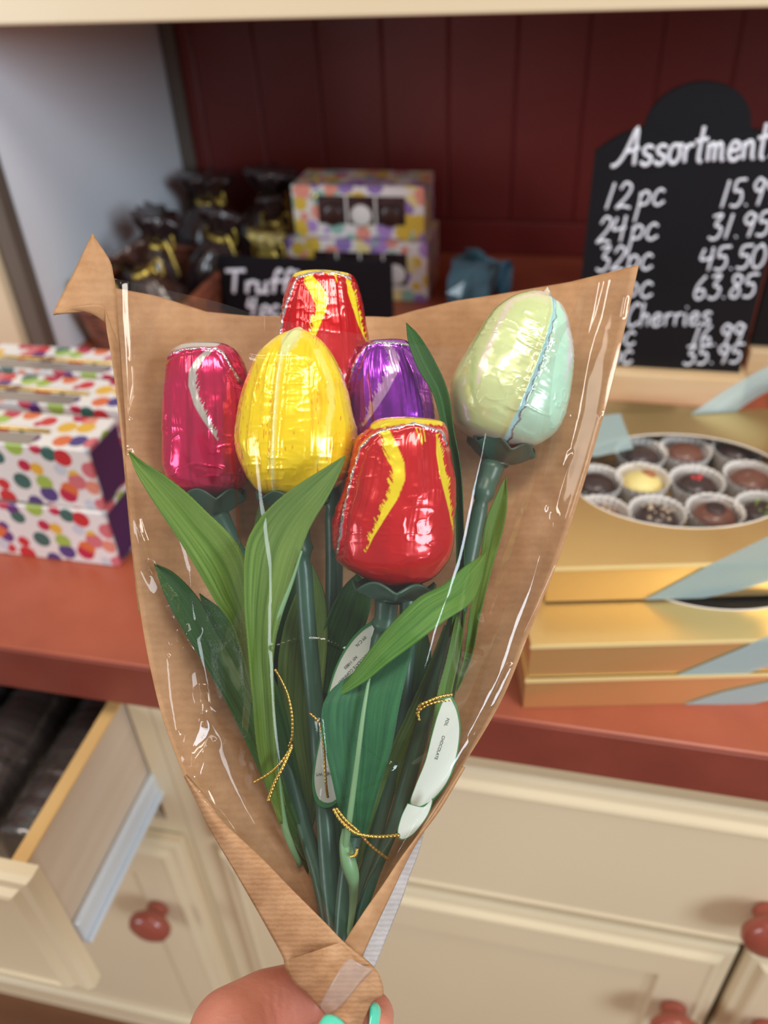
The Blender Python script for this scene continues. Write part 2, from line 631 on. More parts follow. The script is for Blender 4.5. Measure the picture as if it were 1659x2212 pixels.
mesh('beadboard_back', vs, fs, M_redpaint, hu, smooth=False)
MB().box(-0.62, 1.05, YB - 0.014, YB - 0.0005, ZC, ZC + 0.052, 0.003).build('back_ledge', M_redpaint, hu)
MB().box(-0.645, -0.62, 0.835, YB - 0.001, ZC, ZC + 0.62).build('side_panel', M_white, hu)
MB().box(-0.619, -0.597, YB - 0.012, YB - 0.001, ZC + 0.0525, ZC + 0.372, 0.002).build('corner_strip', M_trim_gap, hu)
MB().box(-0.644, -0.6205, 0.812, 0.834, ZC, ZC + 0.371, 0.002).build('gap_shadow_strip', M_trim_gap, hu)  # dark strip in place of the shadow between panel and stile
MB().box(-0.86, -0.646, 0.80, 0.828, ZC, ZC + 0.371, 0.003).build('face_stile', M_cream, hu)
MB().box(-0.86, 1.05, 0.80, YB - 0.0005, ZC + 0.372, ZC + 0.432, 0.003).build('upper_shelf', M_cream, hu)


# ------------------------------------------------------------------ base cabinets
def panel(x0, x1, z0, z1, yf, prof, thick):
    """a slab facing the room; prof is a list of (inset, set back from the front)"""
    loops = [(0.0, thick)] + prof
    vs, fs = [], []
    for ins, dy in loops:
        vs += [(x0 + ins, yf + dy, z0 + ins), (x1 - ins, yf + dy, z0 + ins), (x1 - ins, yf + dy, z1 - ins), (x0 + ins, yf + dy, z1 - ins)]
    for i in range(len(loops) - 1):
        for k in range(4):
            a, b = 4 * i + k, 4 * i + (k + 1) % 4
            fs.append((a, b, b + 4, a + 4))
    e = 4 * (len(loops) - 1)
    fs.append((e, e + 1, e + 2, e + 3))
    fs.append((3, 2, 1, 0))
    return MB().add(vs, fs)


DRAWER_PROF = [(0.0, 0.010), (0.003, 0.006), (0.010, 0.005), (0.014, 0.001), (0.017, 0.0), (0.020, 0.0015), (0.022, 0.0015)]
DOOR_PROF = [(0.0, 0.010), (0.003, 0.006), (0.010, 0.005), (0.014, 0.001), (0.017, 0.0), (0.020, 0.0012), (0.056, 0.0012), (0.058, 0.004),
             (0.066, 0.0065), (0.070, 0.0065)]


def knob(parent, x, y, z):
    prof = [(1.2 * a, 1.15 * b) for a, b in [(0.0085, 0.0), (0.0100, 0.002), (0.0096, 0.005), (0.0096, 0.009), (0.0135, 0.0115), (0.0178, 0.015), (0.0188, 0.0195),
            (0.0165, 0.0245), (0.010, 0.0275), (0.003, 0.0285)]]
    return MB().lathe(prof, (x, y, z), 28, (0, -1, 0)).build('knob', M_knob, parent, smooth=True)


Z1 = ZC - 0.046
DT, DB = ZC - 0.067, ZC - 0.247               # drawer front top, bottom
OT, OB = ZC - 0.258, ZC - 0.745               # door top, bottom
CB = 0.095
# right unit
bc = thing('base_cabinet', 'cream base cabinet on the right, closed drawer over two doors', 'cabinet', (0.1, 0.7, 0))
m = MB()
m.box(-0.300, 0.70, YF + 0.001, YF + 0.02, CB, Z1)
m.box(-0.300, -0.284, YF + 0.02, 1.40, CB, Z1)
m.box(0.684, 0.70, YF + 0.02, 1.40, CB, Z1)
m.box(-0.284, 0.684, 1.38, 1.40, CB, Z1)
m.box(-0.300, 0.70, YF + 0.06, YF + 0.08, 0.0, CB)
m.build('carcass', M_cream, bc)
YD = YF - 0.019
dr = panel(-0.268, 0.665, DB, DT, YD, DRAWER_PROF, 0.0185).build('drawer', M_cream, bc)
knob(dr, 0.1985, YD + 0.001, ZC - 0.176)
d1 = panel(-0.268, 0.1965, OB, OT, YD, DOOR_PROF, 0.0185).build('door', M_cream, bc)
knob(d1, 0.161, YD + 0.001, ZC - 0.366)
d2 = panel(0.2035, 0.665, OB, OT, YD, DOOR_PROF, 0.0185).build('door', M_cream, bc)
knob(d2, 0.240, YD + 0.001, ZC - 0.366)
MB().box(0.1966, 0.2034, YD + 0.0185, YF + 0.0008, OB, OT).build('door_gap_shade', M_gap_shade, bc)  # dark sheet, the shade between the doors put in as colour

# left unit, its drawer pulled out
bl = thing('base_cabinet', 'cream base cabinet on the left with its drawer pulled open', 'cabinet', (-0.5, 0.7, 0))
m = MB()
m.box(-0.324 + 0.003, -0.301, YF + 0.001, YF + 0.02, CB, Z1)
m.box(-0.86, -0.80, YF + 0.001, YF + 0.02, CB, Z1)
m.box(-0.80, -0.321, YF + 0.001, YF + 0.02, CB, OT + 0.02)
m.box(-0.80, -0.321, YF + 0.001, YF + 0.02, Z1 - 0.012, Z1)
m.box(-0.317, -0.301, YF + 0.02, 1.40, CB, Z1)
m.box(-0.86, -0.844, YF + 0.02, 1.40, CB, Z1)
m.box(-0.844, -0.317, 1.38, 1.40, CB, Z1)
m.box(-0.86, -0.301, YF + 0.06, YF + 0.08, 0.0, CB)
m.build('carcass', M_cream, bl)
dl = panel(-0.765, -0.308, OB, OT, YD, DOOR_PROF, 0.0185).build('door', M_cream, bl)
knob(dl, -0.352, YD + 0.001, ZC - 0.376)
YO = 0.207                                    # front of the pulled out drawer
dv = panel(-0.785, -0.3015, ZC - 0.207, ZC - 0.046, YO, DRAWER_PROF, 0.0185).build('drawer', M_cream, bl)
sx0, sx1 = -0.3365, -0.325
zt, zb = ZC - 0.070, ZC - 0.185
MB().box(sx0, sx1, YO + 0.0187, 0.70, zb, zt).build('drawer_side', M_maple, dv)
MB().box(sx0, sx1, YO + 0.0187, 0.70, zt + 0.0002, zt + 0.002).build('drawer_side_edge', M_maple_edge, dv)
MB().box(-0.775, -0.7635, YO + 0.0187, 0.70, zb, zt).build('drawer_side', M_maple, dv)
MB().box(-0.763, -0.337, YO + 0.0187, 0.70, zb + 0.008, zb + 0.014).build('drawer_bottom', M_maple, dv)
MB().box(-0.763, -0.337, 0.69, 0.70, zb + 0.015, zt).build('drawer_back', M_maple, dv)
m = MB()
m.box(-0.3245, -0.3185, YO + 0.035, 0.60, zb - 0.012, zb + 0.018, 0.002)
m.box(-0.3185, -0.3150, YO + 0.035, 0.60, zb - 0.012, zb - 0.007, 0.001)
m.build('slide_rail', M_rail, dv)
MB().box(-0.843, -0.318, 0.702, 1.375, OT + 0.021, Z1 - 0.02).build('drawer_bay_shade', M_gap_shade, bl)  # solid dark block in place of the shaded space behind the drawer

# rolls of chocolate discs inside the drawer
pack_desc = ['clear wrapped roll of dark chocolate discs nearest the drawer side',
             'clear wrapped roll of dark chocolate discs, second from the drawer side',
             'clear wrapped roll of dark chocolate discs, third from the drawer side']
for i, px in enumerate((-0.372, -0.442, -0.512)):
    r = 0.031
    cz = zb + 0.0145 + r
    y0, y1 = 0.262, 0.66
    t = thing('chocolate_roll', pack_desc[i], 'chocolate', (px, 0.45, zb + 0.0145), 'rolls of chocolate discs in the open drawer')
    m = MB()
    nd = 34
    for k in range(nd):
        yy = y0 + 0.012 + (y1 - y0 - 0.03) * k / nd
        m.lathe([(r * 0.72, 0), (r * 0.9, 0.002), (r * 0.9, 0.006), (r * 0.72, 0.008)], (px, yy, cz), 20, (0, 1, 0))
    m.build('chocolate_discs', M_choc, t)
    prof = [(0.004, 0)] + [(r * (0.97 + 0.03 * math.sin(k * 2.1 + i)), 0.012 + (y1 - y0 - 0.02) * k / 60) for k in range(61)] + [(0.004, y1 - y0)]
    MB().lathe(prof, (px, y0, cz), 28, (0, 1, 0), wob=lambda a, h: 0.02 * math.sin(a * 44 + h * 90)).build('clear_wrapper', M_pack, t, smooth=True)


# ------------------------------------------------------------------ dotted gift boxes at the left
def gift_box(label, x0, x1, y0, z0, dep, hgt, group):
    t = thing('gift_box', label, 'box', ((x0 + x1) / 2, y0 + dep / 2, z0), group)
    m = MB()
    m.box(x0, x1 - 0.0012, y0, y0 + dep, z0, z0 + hgt, 0.001)
    m.build('box_body', M_dots, t)
    MB().box(x1 - 0.001, x1, y0 + 0.004, y0 + dep - 0.004, z0 + 0.004, z0 + hgt - 0.004).build('end_panel', M_purple, t)
    MB().box(x0 + 0.01, x1 - 0.052, y0 + 0.002, y0 + dep * 0.34, z0 + hgt, z0 + hgt + 0.0006).build(
        'top_window', principled('grey_window', (150, 140, 136), 0.2, coat=0.5) if not bpy.data.materials.get('grey_window') else bpy.data.materials['grey_window'], t)
    yy = y0 + dep * 0.42
    MB().tube([(x0, yy, z0 + hgt + 0.0012), (x1 - 0.045, yy, z0 + hgt + 0.0012)], 0.0017, 8).build('gold_cord', M_cord, t, smooth=True)
    return t


rows = [(0.466, 'front row'), (0.530, 'middle row'), (0.588, 'back row')]
for y0, rn in rows:
    for lv in range(2):
        gift_box('dotted gift box with purple ends, %s of the %s' % (('lower box', 'upper box')[lv], rn), -0.66, -0.352, y0 + 0.003 * lv,
                 ZC + 0.0005 + 0.0595 * lv, 0.050, 0.058, 'dotted gift boxes stacked at the left')

# ------------------------------------------------------------------ gold boxes at the right


def rect_hole(x0, x1, y0, y1, z, cx, cy, a, b, n=96):
    """flat lid with an oval hole"""
    vs, fs = [], []
    for k in range(n):
        w = 2 * math.pi * k / n
        c, s = math.cos(w), math.sin(w)
        vs.append((cx + a * c, cy + b * s, z))
        tx = ((x1 - cx) if c > 0 else (x0 - cx)) / c if abs(c) > 1e-6 else 1e9
        ty = ((y1 - cy) if s > 0 else (y0 - cy)) / s if abs(s) > 1e-6 else 1e9
        q = min(tx, ty)
        vs.append((cx + q * c, cy + q * s, z))
    for k in range(n):
        a0, b0 = 2 * k, 2 * ((k + 1) % n)
        fs.append((a0, a0 + 1, b0 + 1, b0))
    return vs, fs


GANG = math.radians(12.0)                       # the stack is turned a little on the counter


def gold_box(label, corner, w, d, z0, hgt, oval=None, ang=GANG):
    """corner: front left corner on plan; oval: centre and half axes in the box's own directions"""
    cx_, cy_ = corner
    X = Matrix.Translation((cx_, cy_, 0)) @ Matrix.Rotation(ang, 4, 'Z')

    def loc(p):
        return [X @ Vector(q) for q in p]
    c0 = X @ Vector((w / 2, d / 2, z0))
    t = thing('gold_box', label, 'box', c0, 'gold chocolate boxes stacked at the right')
    th = 0.0015
    z1 = z0 + hgt
    m = MB()
    m.box(0, w, 0, th, z0, z1, xf=X)
    m.box(0, w, d - th, d, z0, z1, xf=X)
    m.box(0, th, th, d - th, z0, z1, xf=X)
    m.box(w - th, w, th, d - th, z0, z1, xf=X)
    m.box(th, w - th, th, d - th, z0, z0 + th, xf=X)
    m.build('tray', M_gold, t)
    if oval:
        ox, oy, a_, b_ = oval
        v1, f1 = rect_hole(0, w, 0, d, z1 + 0.0016, ox, oy, a_, b_)
        v2, f2 = rect_hole(0, w, 0, d, z1 + 0.0002, ox, oy, a_, b_)
        m = MB().add(loc(v1), f1).add(loc(v2), [q[::-1] for q in f2])
        nn = len(v1) // 2
        m.f += [(2 * k, 2 * ((k + 1) % nn), 2 * ((k + 1) % nn) + 2 * nn, 2 * k + 2 * nn) for k in range(nn)]
        m.build('lid', M_gold, t)
        ring = [(ox + a_ * math.cos(w_), oy + b_ * math.sin(w_), z1 + 0.0017) for w_ in np.linspace(0, 2 * math.pi, 97)]
        MB().tube([tuple(q) for q in loc(ring)], 0.0006, 6, False).build('window_rim', M_silver_edge, t, smooth=True)
        el = [(ox + (a_ - 0.001) * math.cos(w_), oy + (b_ - 0.001) * math.sin(w_), z1 + 0.0008) for w_ in np.linspace(0, 2 * math.pi, 65)[:-1]]
        MB().add(loc(el), [tuple(range(64))]).build('window_film', M_window, t)
    else:
        MB().box(0, w, 0, d, z1 + 0.0002, z1 + 0.0016, xf=X).build('lid', M_gold, t)
    MB().box(-0.0005, w + 0.0005, -0.0007, 0.0006, z1 - 0.0010, z1 + 0.0018, xf=X).build('bright_edge', M_gold_edge, t)
    return t


def in_box(p, corner, ang=GANG):
    dx, dy = p[0] - corner[0], p[1] - corner[1]
    return (dx * math.cos(ang) + dy * math.sin(ang), -dx * math.sin(ang) + dy * math.cos(ang))


ZA0 = ZC + 0.0628
ZA1 = ZA0 + 0.029
KC = on_z(1130, 1530, ZC)[:2]
KB = KC + np.array([0.0012, 0.0016])
KA = on_z(1186, 1227, ZA1 + 0.0016)[:2]
oc = in_box(on_z(1472, 1042, ZA1), KA)
orr = in_box(on_z(1716, 1042, ZA1), KA)
of_, ob_ = in_box(on_z(1490, 1146, ZA1), KA), in_box(on_z(1455, 941, ZA1), KA)
OA, OB_ = orr[0] - oc[0], (ob_[1] - of_[1]) / 2
bk_ = in_box(on_z(1480, 893, ZA1), KA)
WA, DA = oc[0] * 2, bk_[1]
gC = gold_box('gold chocolate box at the bottom of the right-hand stack', KC, WA, DA, ZC + 0.0004, 0.0275)
gB = gold_box('gold chocolate box with blue ribbon in the middle of the right-hand stack', KB, WA, DA, ZC + 0.0308, 0.0285, (WA / 2 + 0.03, DA * 0.50, OA, OB_ * 1.14))
gA = gold_box('open-windowed gold box of chocolates on top of the right-hand stack', KA, WA, DA, ZA0, 0.029, (oc[0], (of_[1] + ob_[1]) / 2, OA, OB_))
gD = gold_box('plain gold box lying behind the top chocolate box, before the large sign', (0.030, 0.690), 0.16, 0.082, ZC + 0.0004, 0.024, None, 0.0)
gE = gold_box('plain gold box at the far right, beside the base of the large sign', (0.232, 0.70), 0.13, 0.14, ZC + 0.0004, 0.028, None, 0.0)


# pale blue organza bands tied over the stack boxes
def on_front(px, py, corner, off=0.0012, ang=GANG):
    nrm = np.array([math.sin(ang), -math.cos(ang), 0.0])
    p0 = np.array([corner[0], corner[1], 0.0]) + nrm * off
    d = ray(px, py)
    return CAM + d * (np.dot(p0 - CAM, nrm) / np.dot(d, nrm))


def band(parent, w, shift):
    n = len(w)
    vs = list(w) + [q + np.array(shift) for q in w]
    fs = [tuple(range(n)), tuple(range(2 * n - 1, n - 1, -1))] + [(k, k + n, (k + 1) % n + n, (k + 1) % n) for k in range(n)]
    mesh('ribbon', vs, fs, M_organza, parent, smooth=False)


band(gA, [on_front(x_, y_, KA) for x_, y_ in [(1392, 1296), (1420, 1282), (1545, 1215), (1700, 1140), (1700, 1245), (1600, 1275), (1520, 1292)]], (0, 0.0005, 0))
band(gB, [on_front(x_, y_, KB) for x_, y_ in [(1455, 1462), (1600, 1402), (1690, 1360), (1690, 1432), (1640, 1446), (1600, 1462)]], (0, 0.0005, 0))
band(gC, [on_front(x_, y_, KC) for x_, y_ in [(1478, 1522), (1560, 1496), (1660, 1474), (1690, 1466), (1690, 1500), (1650, 1516), (1622, 1522)]], (0, 0.0005, 0))
band(gA, [on_z(x_, y_, ZA1 + 0.0024) for x_, y_ in [(1240, 905), (1340, 893), (1368, 968), (1290, 985), (1235, 985)]], (0, 0, -0.0005))
# a ribbon tail standing up from the back of the top box
a0, a1 = on_z(1490, 896, ZA1 + 0.002), on_z(1590, 890, ZA1 + 0.002)
b0, b1 = on_y(1700, 772, a0[1] + 0.02), on_y(1700, 832, a0[1] + 0.02)
vs = []
for t_ in np.linspace(0, 1, 14):
    bend = np.array([0, 0.004 * math.sin(math.pi * t_), 0.001 * math.sin(math.pi * t_)])
    vs += [a0 * (1 - t_) + b0 * t_ + bend, a1 * (1 - t_) + b1 * t_ + bend]
o = mesh('ribbon_tail', vs, grid_faces(14, 2), M_organza, gA)
md = o.modifiers.new('thick', 'SOLIDIFY')
md.thickness = 0.0005

# chocolates in the top box
zc0 = ZA0 + 0.0016
spots = [
    (1299, 1111, 'milk', 'crumb', 'dark chocolate at the front left of the open gold box', 0),
    (1419, 1111, 'dark', 'crumb', 'dark chocolate sprinkled with pale nut crumbs in the gold box', 0),
    (1544, 1107, 'milk', 'dimple', 'round milk chocolate with a dark centre at the front of the gold box', 0),
    (1649, 1103, 'dark', 'green', 'dark chocolate with green pistachio crumbs in the gold box', 0),
    (1287, 1041, 'dark', '', 'plain dark chocolate left of the white one in the gold box', 0),
    (1388, 1037, 'white', 'dust', 'white chocolate dusted brown on one side in the gold box', 0),
    (1505, 1043, 'dark', 'red', 'square dark chocolate with a red sugar star in the gold box', 0),
    (1622, 1032, 'milk', 'stripe', 'milk chocolate with a wavy raised stripe in the gold box', 0),
    (1384, 981, 'dark', '', 'dark chocolate behind the white one in the gold box', 0),
    (1480, 975, 'milk', '', 'milk chocolate in the middle of the back row in the gold box', 0),
    (1594, 972, 'dark', '', 'dark chocolate at the right of the back row in the gold box', 0)]
M_crumb = principled('nut_crumb', (214, 190, 160), 0.7)
M_green = principled('pistachio', (140, 180, 60), 0.7)
M_redsug = principled('red_sugar', (226, 60, 60), 0.5)
M_cocoa = principled('cocoa_dust', (176, 110, 60), 0.7)
for px, py, kind, top, lab, _ in spots:
    c = on_z(px, py, zc0 + 0.018)
    c[2] = zc0
    t = thing('chocolate', lab, 'chocolate', c, 'chocolates in the open gold box')
    R = 0.0205
    MB().lathe([(R * 0.78, 0.0002), (R * 0.98, 0.019), (R * 1.02, 0.021), (R * 0.94, 0.0195), (R * 0.74, 0.0012)], c, 72,
               wob=lambda a, h: 0.035 * math.sin(a * 2 * math.pi * 24) * (h / 0.02)).build('paper_cup', M_papercup, t)
    r = R * 0.80
    mt = {'dark': M_choc, 'milk': M_milk, 'white': M_whitechoc}[kind]
    prof = [(r * 0.88, 0.0014), (r, 0.006), (r * 0.98, 0.012), (r * 0.86, 0.0175), (r * 0.6, 0.0208), (r * 0.25, 0.0225), (0.0006, 0.0228)]
    sq = (lambda a, h: 0.10 * abs(math.cos(a * 4 * math.pi)) ** 0.5 - 0.05) if top in ('red', 'stripe') else None
    MB().lathe(prof, c, 36, wob=sq).build('candy', mt, t, smooth=True)
    m = MB()
    if top in ('crumb', 'green', 'red'):
        nn = {'crumb': 26, 'green': 18, 'red': 9}[top]
        rr = {'crumb': r * 0.7, 'green': r * 0.5, 'red': r * 0.28}[top]
        for k in range(nn):
            a = random.uniform(0, 6.28)
            q = rr * math.sqrt(random.random())
            zz = 0.0228 - 0.006 * (q / r) ** 2
            s = random.uniform(0.0008, 0.0016)
            m.lathe([(s * 0.5, -s), (s, 0), (s * 0.5, s)], (c[0] + q * math.cos(a), c[1] + q * math.sin(a), c[2] + zz), 6)
        m.build('topping', {'crumb': M_crumb, 'green': M_green, 'red': M_redsug}[top], t)
    elif top == 'dimple':
        m.lathe([(r * 0.45, 0.021), (r * 0.42, 0.0232), (r * 0.25, 0.0236), (0.0005, 0.0238)], c, 24).build('topping', M_choc, t, smooth=True)
    elif top == 'dust':
        m.lathe([(r * 0.40, 0.0195), (r * 0.34, 0.0222), (r * 0.15, 0.0232), (0.0005, 0.0234)], c + np.array([0.004, 0.004, 0]), 24).build('topping', M_cocoa, t, smooth=True)
    elif top == 'stripe':
        m.tube([(c[0] + r * 0.8 * s, c[1] + 0.003 * math.sin(s * 3), c[2] + 0.0225 - 0.004 * s * s) for s in np.linspace(-1, 1, 16)], 0.0011, 8).build('topping', M_milk, t, smooth=True)

# ------------------------------------------------------------------ handwriting
G = {  # strokes in a unit box, x to the right, y up, baseline 0
    'A': [[(-.35, .0), (-.15, .02), (.15, .3), (.55, 1.0), (.62, 1.0), (.60, .5), (.58, 0)], [(.15, .38), (.5, .42), (.75, .5)]],
    's': [[(.5, .46), (.3, .52), (.12, .42), (.2, .28), (.42, .2), (.4, .05), (.2, -.02), (.02, .08)]],
    'o': [[(.45, .5), (.2, .5), (.05, .28), (.12, .04), (.3, 0), (.48, .2), (.45, .48), (.6, .5)]],
    'r': [[(.1, .5), (.1, 0)], [(.1, .3), (.25, .48), (.45, .48)]],
    't': [[(.28, 1.0), (.2, .5), (.16, .05), (.3, 0)], [(-.02, .58), (.52, .64)]],
    'm': [[(.05, .5), (.04, 0)], [(.05, .35), (.2, .5), (.3, .42), (.3, 0)], [(.3, .35), (.48, .5), (.58, .42), (.6, .03), (.7, .05)]],
    'e': [[(.05, .25), (.42, .3), (.4, .48), (.2, .5), (.04, .25), (.12, .02), (.32, 0), (.5, .12)]],
    'n': [[(.05, .5), (.04, 0)], [(.05, .33), (.22, .5), (.38, .45), (.4, .04), (.5, .04)]],
    'p': [[(.12, .52), (.1, .1), (.0, -.5)], [(.12, .38), (.3, .54), (.5, .4), (.42, .12), (.12, .08)]],
    'c': [[(.48, .44), (.3, .54), (.1, .38), (.08, .12), (.26, -.01), (.52, .1)]],
    'C': [[(.6, .85), (.42, 1.0), (.12, .7), (.04, .3), (.2, .02), (.5, .1), (.6, .2)]],
    'h': [[(.1, 1.0), (.04, 0)], [(.05, .3), (.25, .5), (.4, .42), (.4, .02)]],
    'i': [[(.1, .5), (.1, .02), (.2, .02)], [(.12, .74), (.14, .78)]],
    'T': [[(-.1, .98), (.75, 1.0)], [(.32, .98), (.3, .0)]],
    'u': [[(.05, .5), (.05, .1), (.2, 0), (.4, .2), (.42, .5), (.42, .02), (.52, .02)]],
    'f': [[(.5, .9), (.35, 1.02), (.22, .8), (.16, .0)], [(.0, .5), (.45, .54)]],
    'l': [[(.15, 1.0), (.1, .05), (.22, 0)]],
    '0': [[(.4, 1.0), (.12, .8), (.05, .3), (.2, .0), (.45, .15), (.55, .6), (.42, .98), (.3, 1.0)]],
    '1': [[(.32, 1.0), (.22, .5), (.12, 0)]],
    '2': [[(.12, .75), (.3, 1.0), (.52, .85), (.42, .5), (.05, .03), (.25, .1), (.58, .02)]],
    '3': [[(.12, .95), (.48, 1.0), (.25, .58), (.5, .45), (.42, .1), (.2, 0), (.03, .1)]],
    '4': [[(.15, .95), (.05, .5), (.55, .56)], [(.5, 1.0), (.4, 0)]],
    '5': [[(.62, 1.0), (.22, .96), (.16, .58), (.42, .58), (.48, .25), (.3, .02), (.03, .06)]],
    '6': [[(.45, 1.0), (.15, .6), (.06, .2), (.22, 0), (.45, .15), (.4, .4), (.12, .35)]],
    '8': [[(.5, .9), (.25, 1.0), (.15, .75), (.45, .35), (.35, .03), (.1, .08), (.15, .35), (.5, .7), (.5, .9)]],
    '9': [[(.5, .85), (.3, 1.0), (.1, .75), (.25, .52), (.5, .7), (.52, .9), (.42, .4), (.32, 0)]],
    '.': [[(.1, .02), (.14, .06)]],
}
ADV = {'m': .85, '.': .3, 'i': .32, 'l': .34, '1': .45, ' ': .5, 'A': .82, 'T': .78, 'r': .5, 't': .5, 'f': .5, 's': .56, 'C': .68, 'p': .62}


def write(mb, text, x0, y0, x1, y1, hgt, plane_y, rad, slant=0.12):
    """write text from pixel (x0, y0) to (x1, y1) along a baseline on the board's face"""
    tot = sum(ADV.get(c, .6) for c in text)
    adv = 0.0
    for c in text:
        for st in G.get(c, []):
            p = catmull(st, max(6, len(st) * 5))
            q = []
            for u, v in p:
                s = (adv + u) / tot
                q.append(on_y(x0 + (x1 - x0) * s + slant * v * hgt, y0 + (y1 - y0) * s - v * hgt, plane_y))
            mb.tube(q, rad, 6)
        adv += ADV.get(c, .6)


# ------------------------------------------------------------------ large chalkboard sign
YS = 0.8335
sg = thing('chalkboard_sign', 'tall arched chalkboard price list on a pale wood base', 'sign', (0.105, 0.84, ZC))
MB().box(0.020, 0.1985, 0.818, 0.868, ZC + 0.0003, ZC + 0.036, 0.002).build('wood_base', M_wood, sg)
xl, xr = 0.0175, 0.1925
xm = (xl + xr) / 2
zb_, zs, ztop = ZC + 0.0365, ZC + 0.262, ZC + 0.3145
out = [(xl, zb_), (xr, zb_), (xr, zs - 0.006)]
for w in np.linspace(0.1, 1, 6):                  # right shoulder
    out.append((xr - 0.040 * w, zs - 0.006 + 0.020 * math.sin(w * math.pi / 2)))
for w in np.linspace(0.06, math.pi - 0.06, 26):
    out.append((xm + 0.0455 * math.cos(w), zs + 0.016 + (ztop - zs - 0.016) * math.sin(w)))
for w in np.linspace(1, 0.1, 6):
    out.append((xl + 0.040 * w, zs - 0.006 + 0.020 * math.sin(w * math.pi / 2)))
out.append((xl, zs - 0.006))
n = len(out)
vs = [(a, YS, b) for a, b in out] + [(a, YS + 0.007, b) for a, b in out]
fs = [tuple(range(n)), tuple(range(2 * n - 1, n - 1, -1))] + [(k, k + n, (k + 1) % n + n, (k + 1) % n) for k in range(n)]
mesh('board', vs, fs, M_board, sg, smooth=False)
m = MB()
R1 = 0.0013
write(m, 'Assortments', 1338, 358, 1690, 340, 76, YS - 0.0006, 0.0019, 0.1)
for t_, a in (('12', (1302, 452, 1362, 450, 56)), ('pc', (1374, 449, 1438, 440, 62)), ('15.99', (1552, 449, 1680, 440, 58)),
              ('24', (1286, 526, 1350, 522, 56)), ('pc', (1358, 522, 1424, 515, 62)), ('31.95', (1528, 518, 1662, 508, 52)),
              ('32', (1286, 586, 1348, 584, 52)), ('pc', (1350, 586, 1412, 580, 60)), ('45.50', (1508, 586, 1652, 578, 50)),
              ('50', (1284, 648, 1346, 646, 52)), ('pc', (1346, 645, 1412, 641, 60)), ('63.85', (1496, 647, 1632, 642, 50)),
              ('Cherries', (1352, 706, 1536, 700, 50)), ('12', (1280, 748, 1330, 747, 42)), ('pc', (1318, 748, 1374, 745, 54)),
              ('16.99', (1490, 750, 1606, 742, 44)), ('24', (1278, 788, 1328, 787, 40)), ('pc', (1314, 788, 1368, 784, 52)),
              ('35.95', (1474, 788, 1602, 783, 40))):
    write(m, t_, *a, YS - 0.0006, R1, 0.14)
m.build('chalk_lettering', M_chalk, sg, smooth=True)

# second board, cut off by the right edge of the photograph
s2 = thing('chalkboard_sign', 'black chalkboard cut off at the right, beside the arched price list', 'sign', (0.30, 0.87, ZC))
MB().box(0.2065, 0.36, 0.882, 0.889, ZC + 0.046, ZC + 0.19, 0.002).build('board', M_board, s2)
MB().box(0.2065, 0.36, 0.872, 0.906, ZC + 0.0003, ZC + 0.0455, 0.002).build('wood_base', M_wood, s2)

# small sign for the truffles
YT = 0.985
s3 = thing('chalkboard_sign', 'small rectangular chalkboard reading Truffles behind the bouquet', 'sign', (-0.34, 0.99, ZC))
p0, p1 = on_y(468, 560, YT), on_y(845, 560, YT)
zt3 = (p0[2] + p1[2]) / 2
MB().box(p0[0], p1[0], YT, YT + 0.007, ZC + 0.0003, zt3, 0.0015).build('board', M_board, s3)
m = MB()
write(m, 'Truffles', 490, 632, 706, 632, 48, YT - 0.0006, 0.0028, 0.06)
write(m, '4', 533, 682, 552, 682, 40, YT - 0.0006, 0.0024, 0.06)
write(m, 'pc', 560, 682, 606, 682, 40, YT - 0.0006, 0.0024, 0.06)
m.build('chalk_lettering', M_chalk, s3, smooth=True)


# ------------------------------------------------------------------ floral boxes behind
def floral_box(label, x0, x1, y0, y1, z0, z1, xs):
    t = thing('gift_box', label, 'box', ((x0 + x1) / 2, (y0 + y1) / 2, z0), 'floral gift boxes by the back panel')
    MB().box(x0, x1, y0, y1, z0, z1, 0.0015).build('box_body', M_floral, t)
    w0, w1 = x0 + (x1 - x0) * 0.20, x1 - (x1 - x0) * 0.14
    zz0, zz1 = z0 + (z1 - z0) * 0.28, z1 - (z1 - z0) * 0.18
    wn_ = MB().box(w0, w1, y0 - 0.001, y0 - 0.0001, zz0, zz1).build('front_window', M_bag, t)
    for k in range(xs):
        cxx = w0 + (w1 - w0) * (k + 0.5) / xs
        MB().lathe([(0.012, 0), (0.015, 0.003), (0.012, 0.005), (0.004, 0.0055)], (cxx, y0 - 0.0012, (zz0 + zz1) / 2 - 0.006), 18, (0, -1, 0)).build(
            'chocolate', M_papercup if k % 2 else M_choc, wn_, smooth=True)
    for k in range(1, xs):
        cxx = w0 + (w1 - w0) * k / xs
        MB().box(cxx - 0.0012, cxx + 0.0012, y0 - 0.003, y0 - 0.0011, zz0, zz1).build('window_divider', M_papercup, wn_)
    return t


zl = ZC + 0.0004
fb1 = floral_box('floral gift box, lower of the two behind the Truffles sign', -0.385, -0.185, 1.07, 1.17, zl, zl + 0.083, 4)
fb2 = floral_box('floral gift box with gold ribbon, upper of the two by the back panel', -0.373, -0.190, 1.08, 1.16, zl + 0.0835, zl + 0.153, 3)
q0 = on_y(672, 430, 1.076)
q1 = on_y(690, 368, 1.076)
vs = []
for t_ in np.linspace(0, 1, 18):
    w = q0 * (1 - t_) + q1 * t_ + np.array([0.004 * math.sin(t_ * 6), 0.006 * math.sin(t_ * 3), 0])
    hw = 0.004 * math.cos(t_ * 5.0)
    vs += [w + np.array([hw, 0.002, 0]), w - np.array([hw, -0.004 * math.sin(t_ * 5), 0])]
o = mesh('gold_ribbon', vs, grid_faces(18, 2), M_goldrib, fb2)
o.modifiers.new('thick', 'SOLIDIFY').thickness = 0.0004

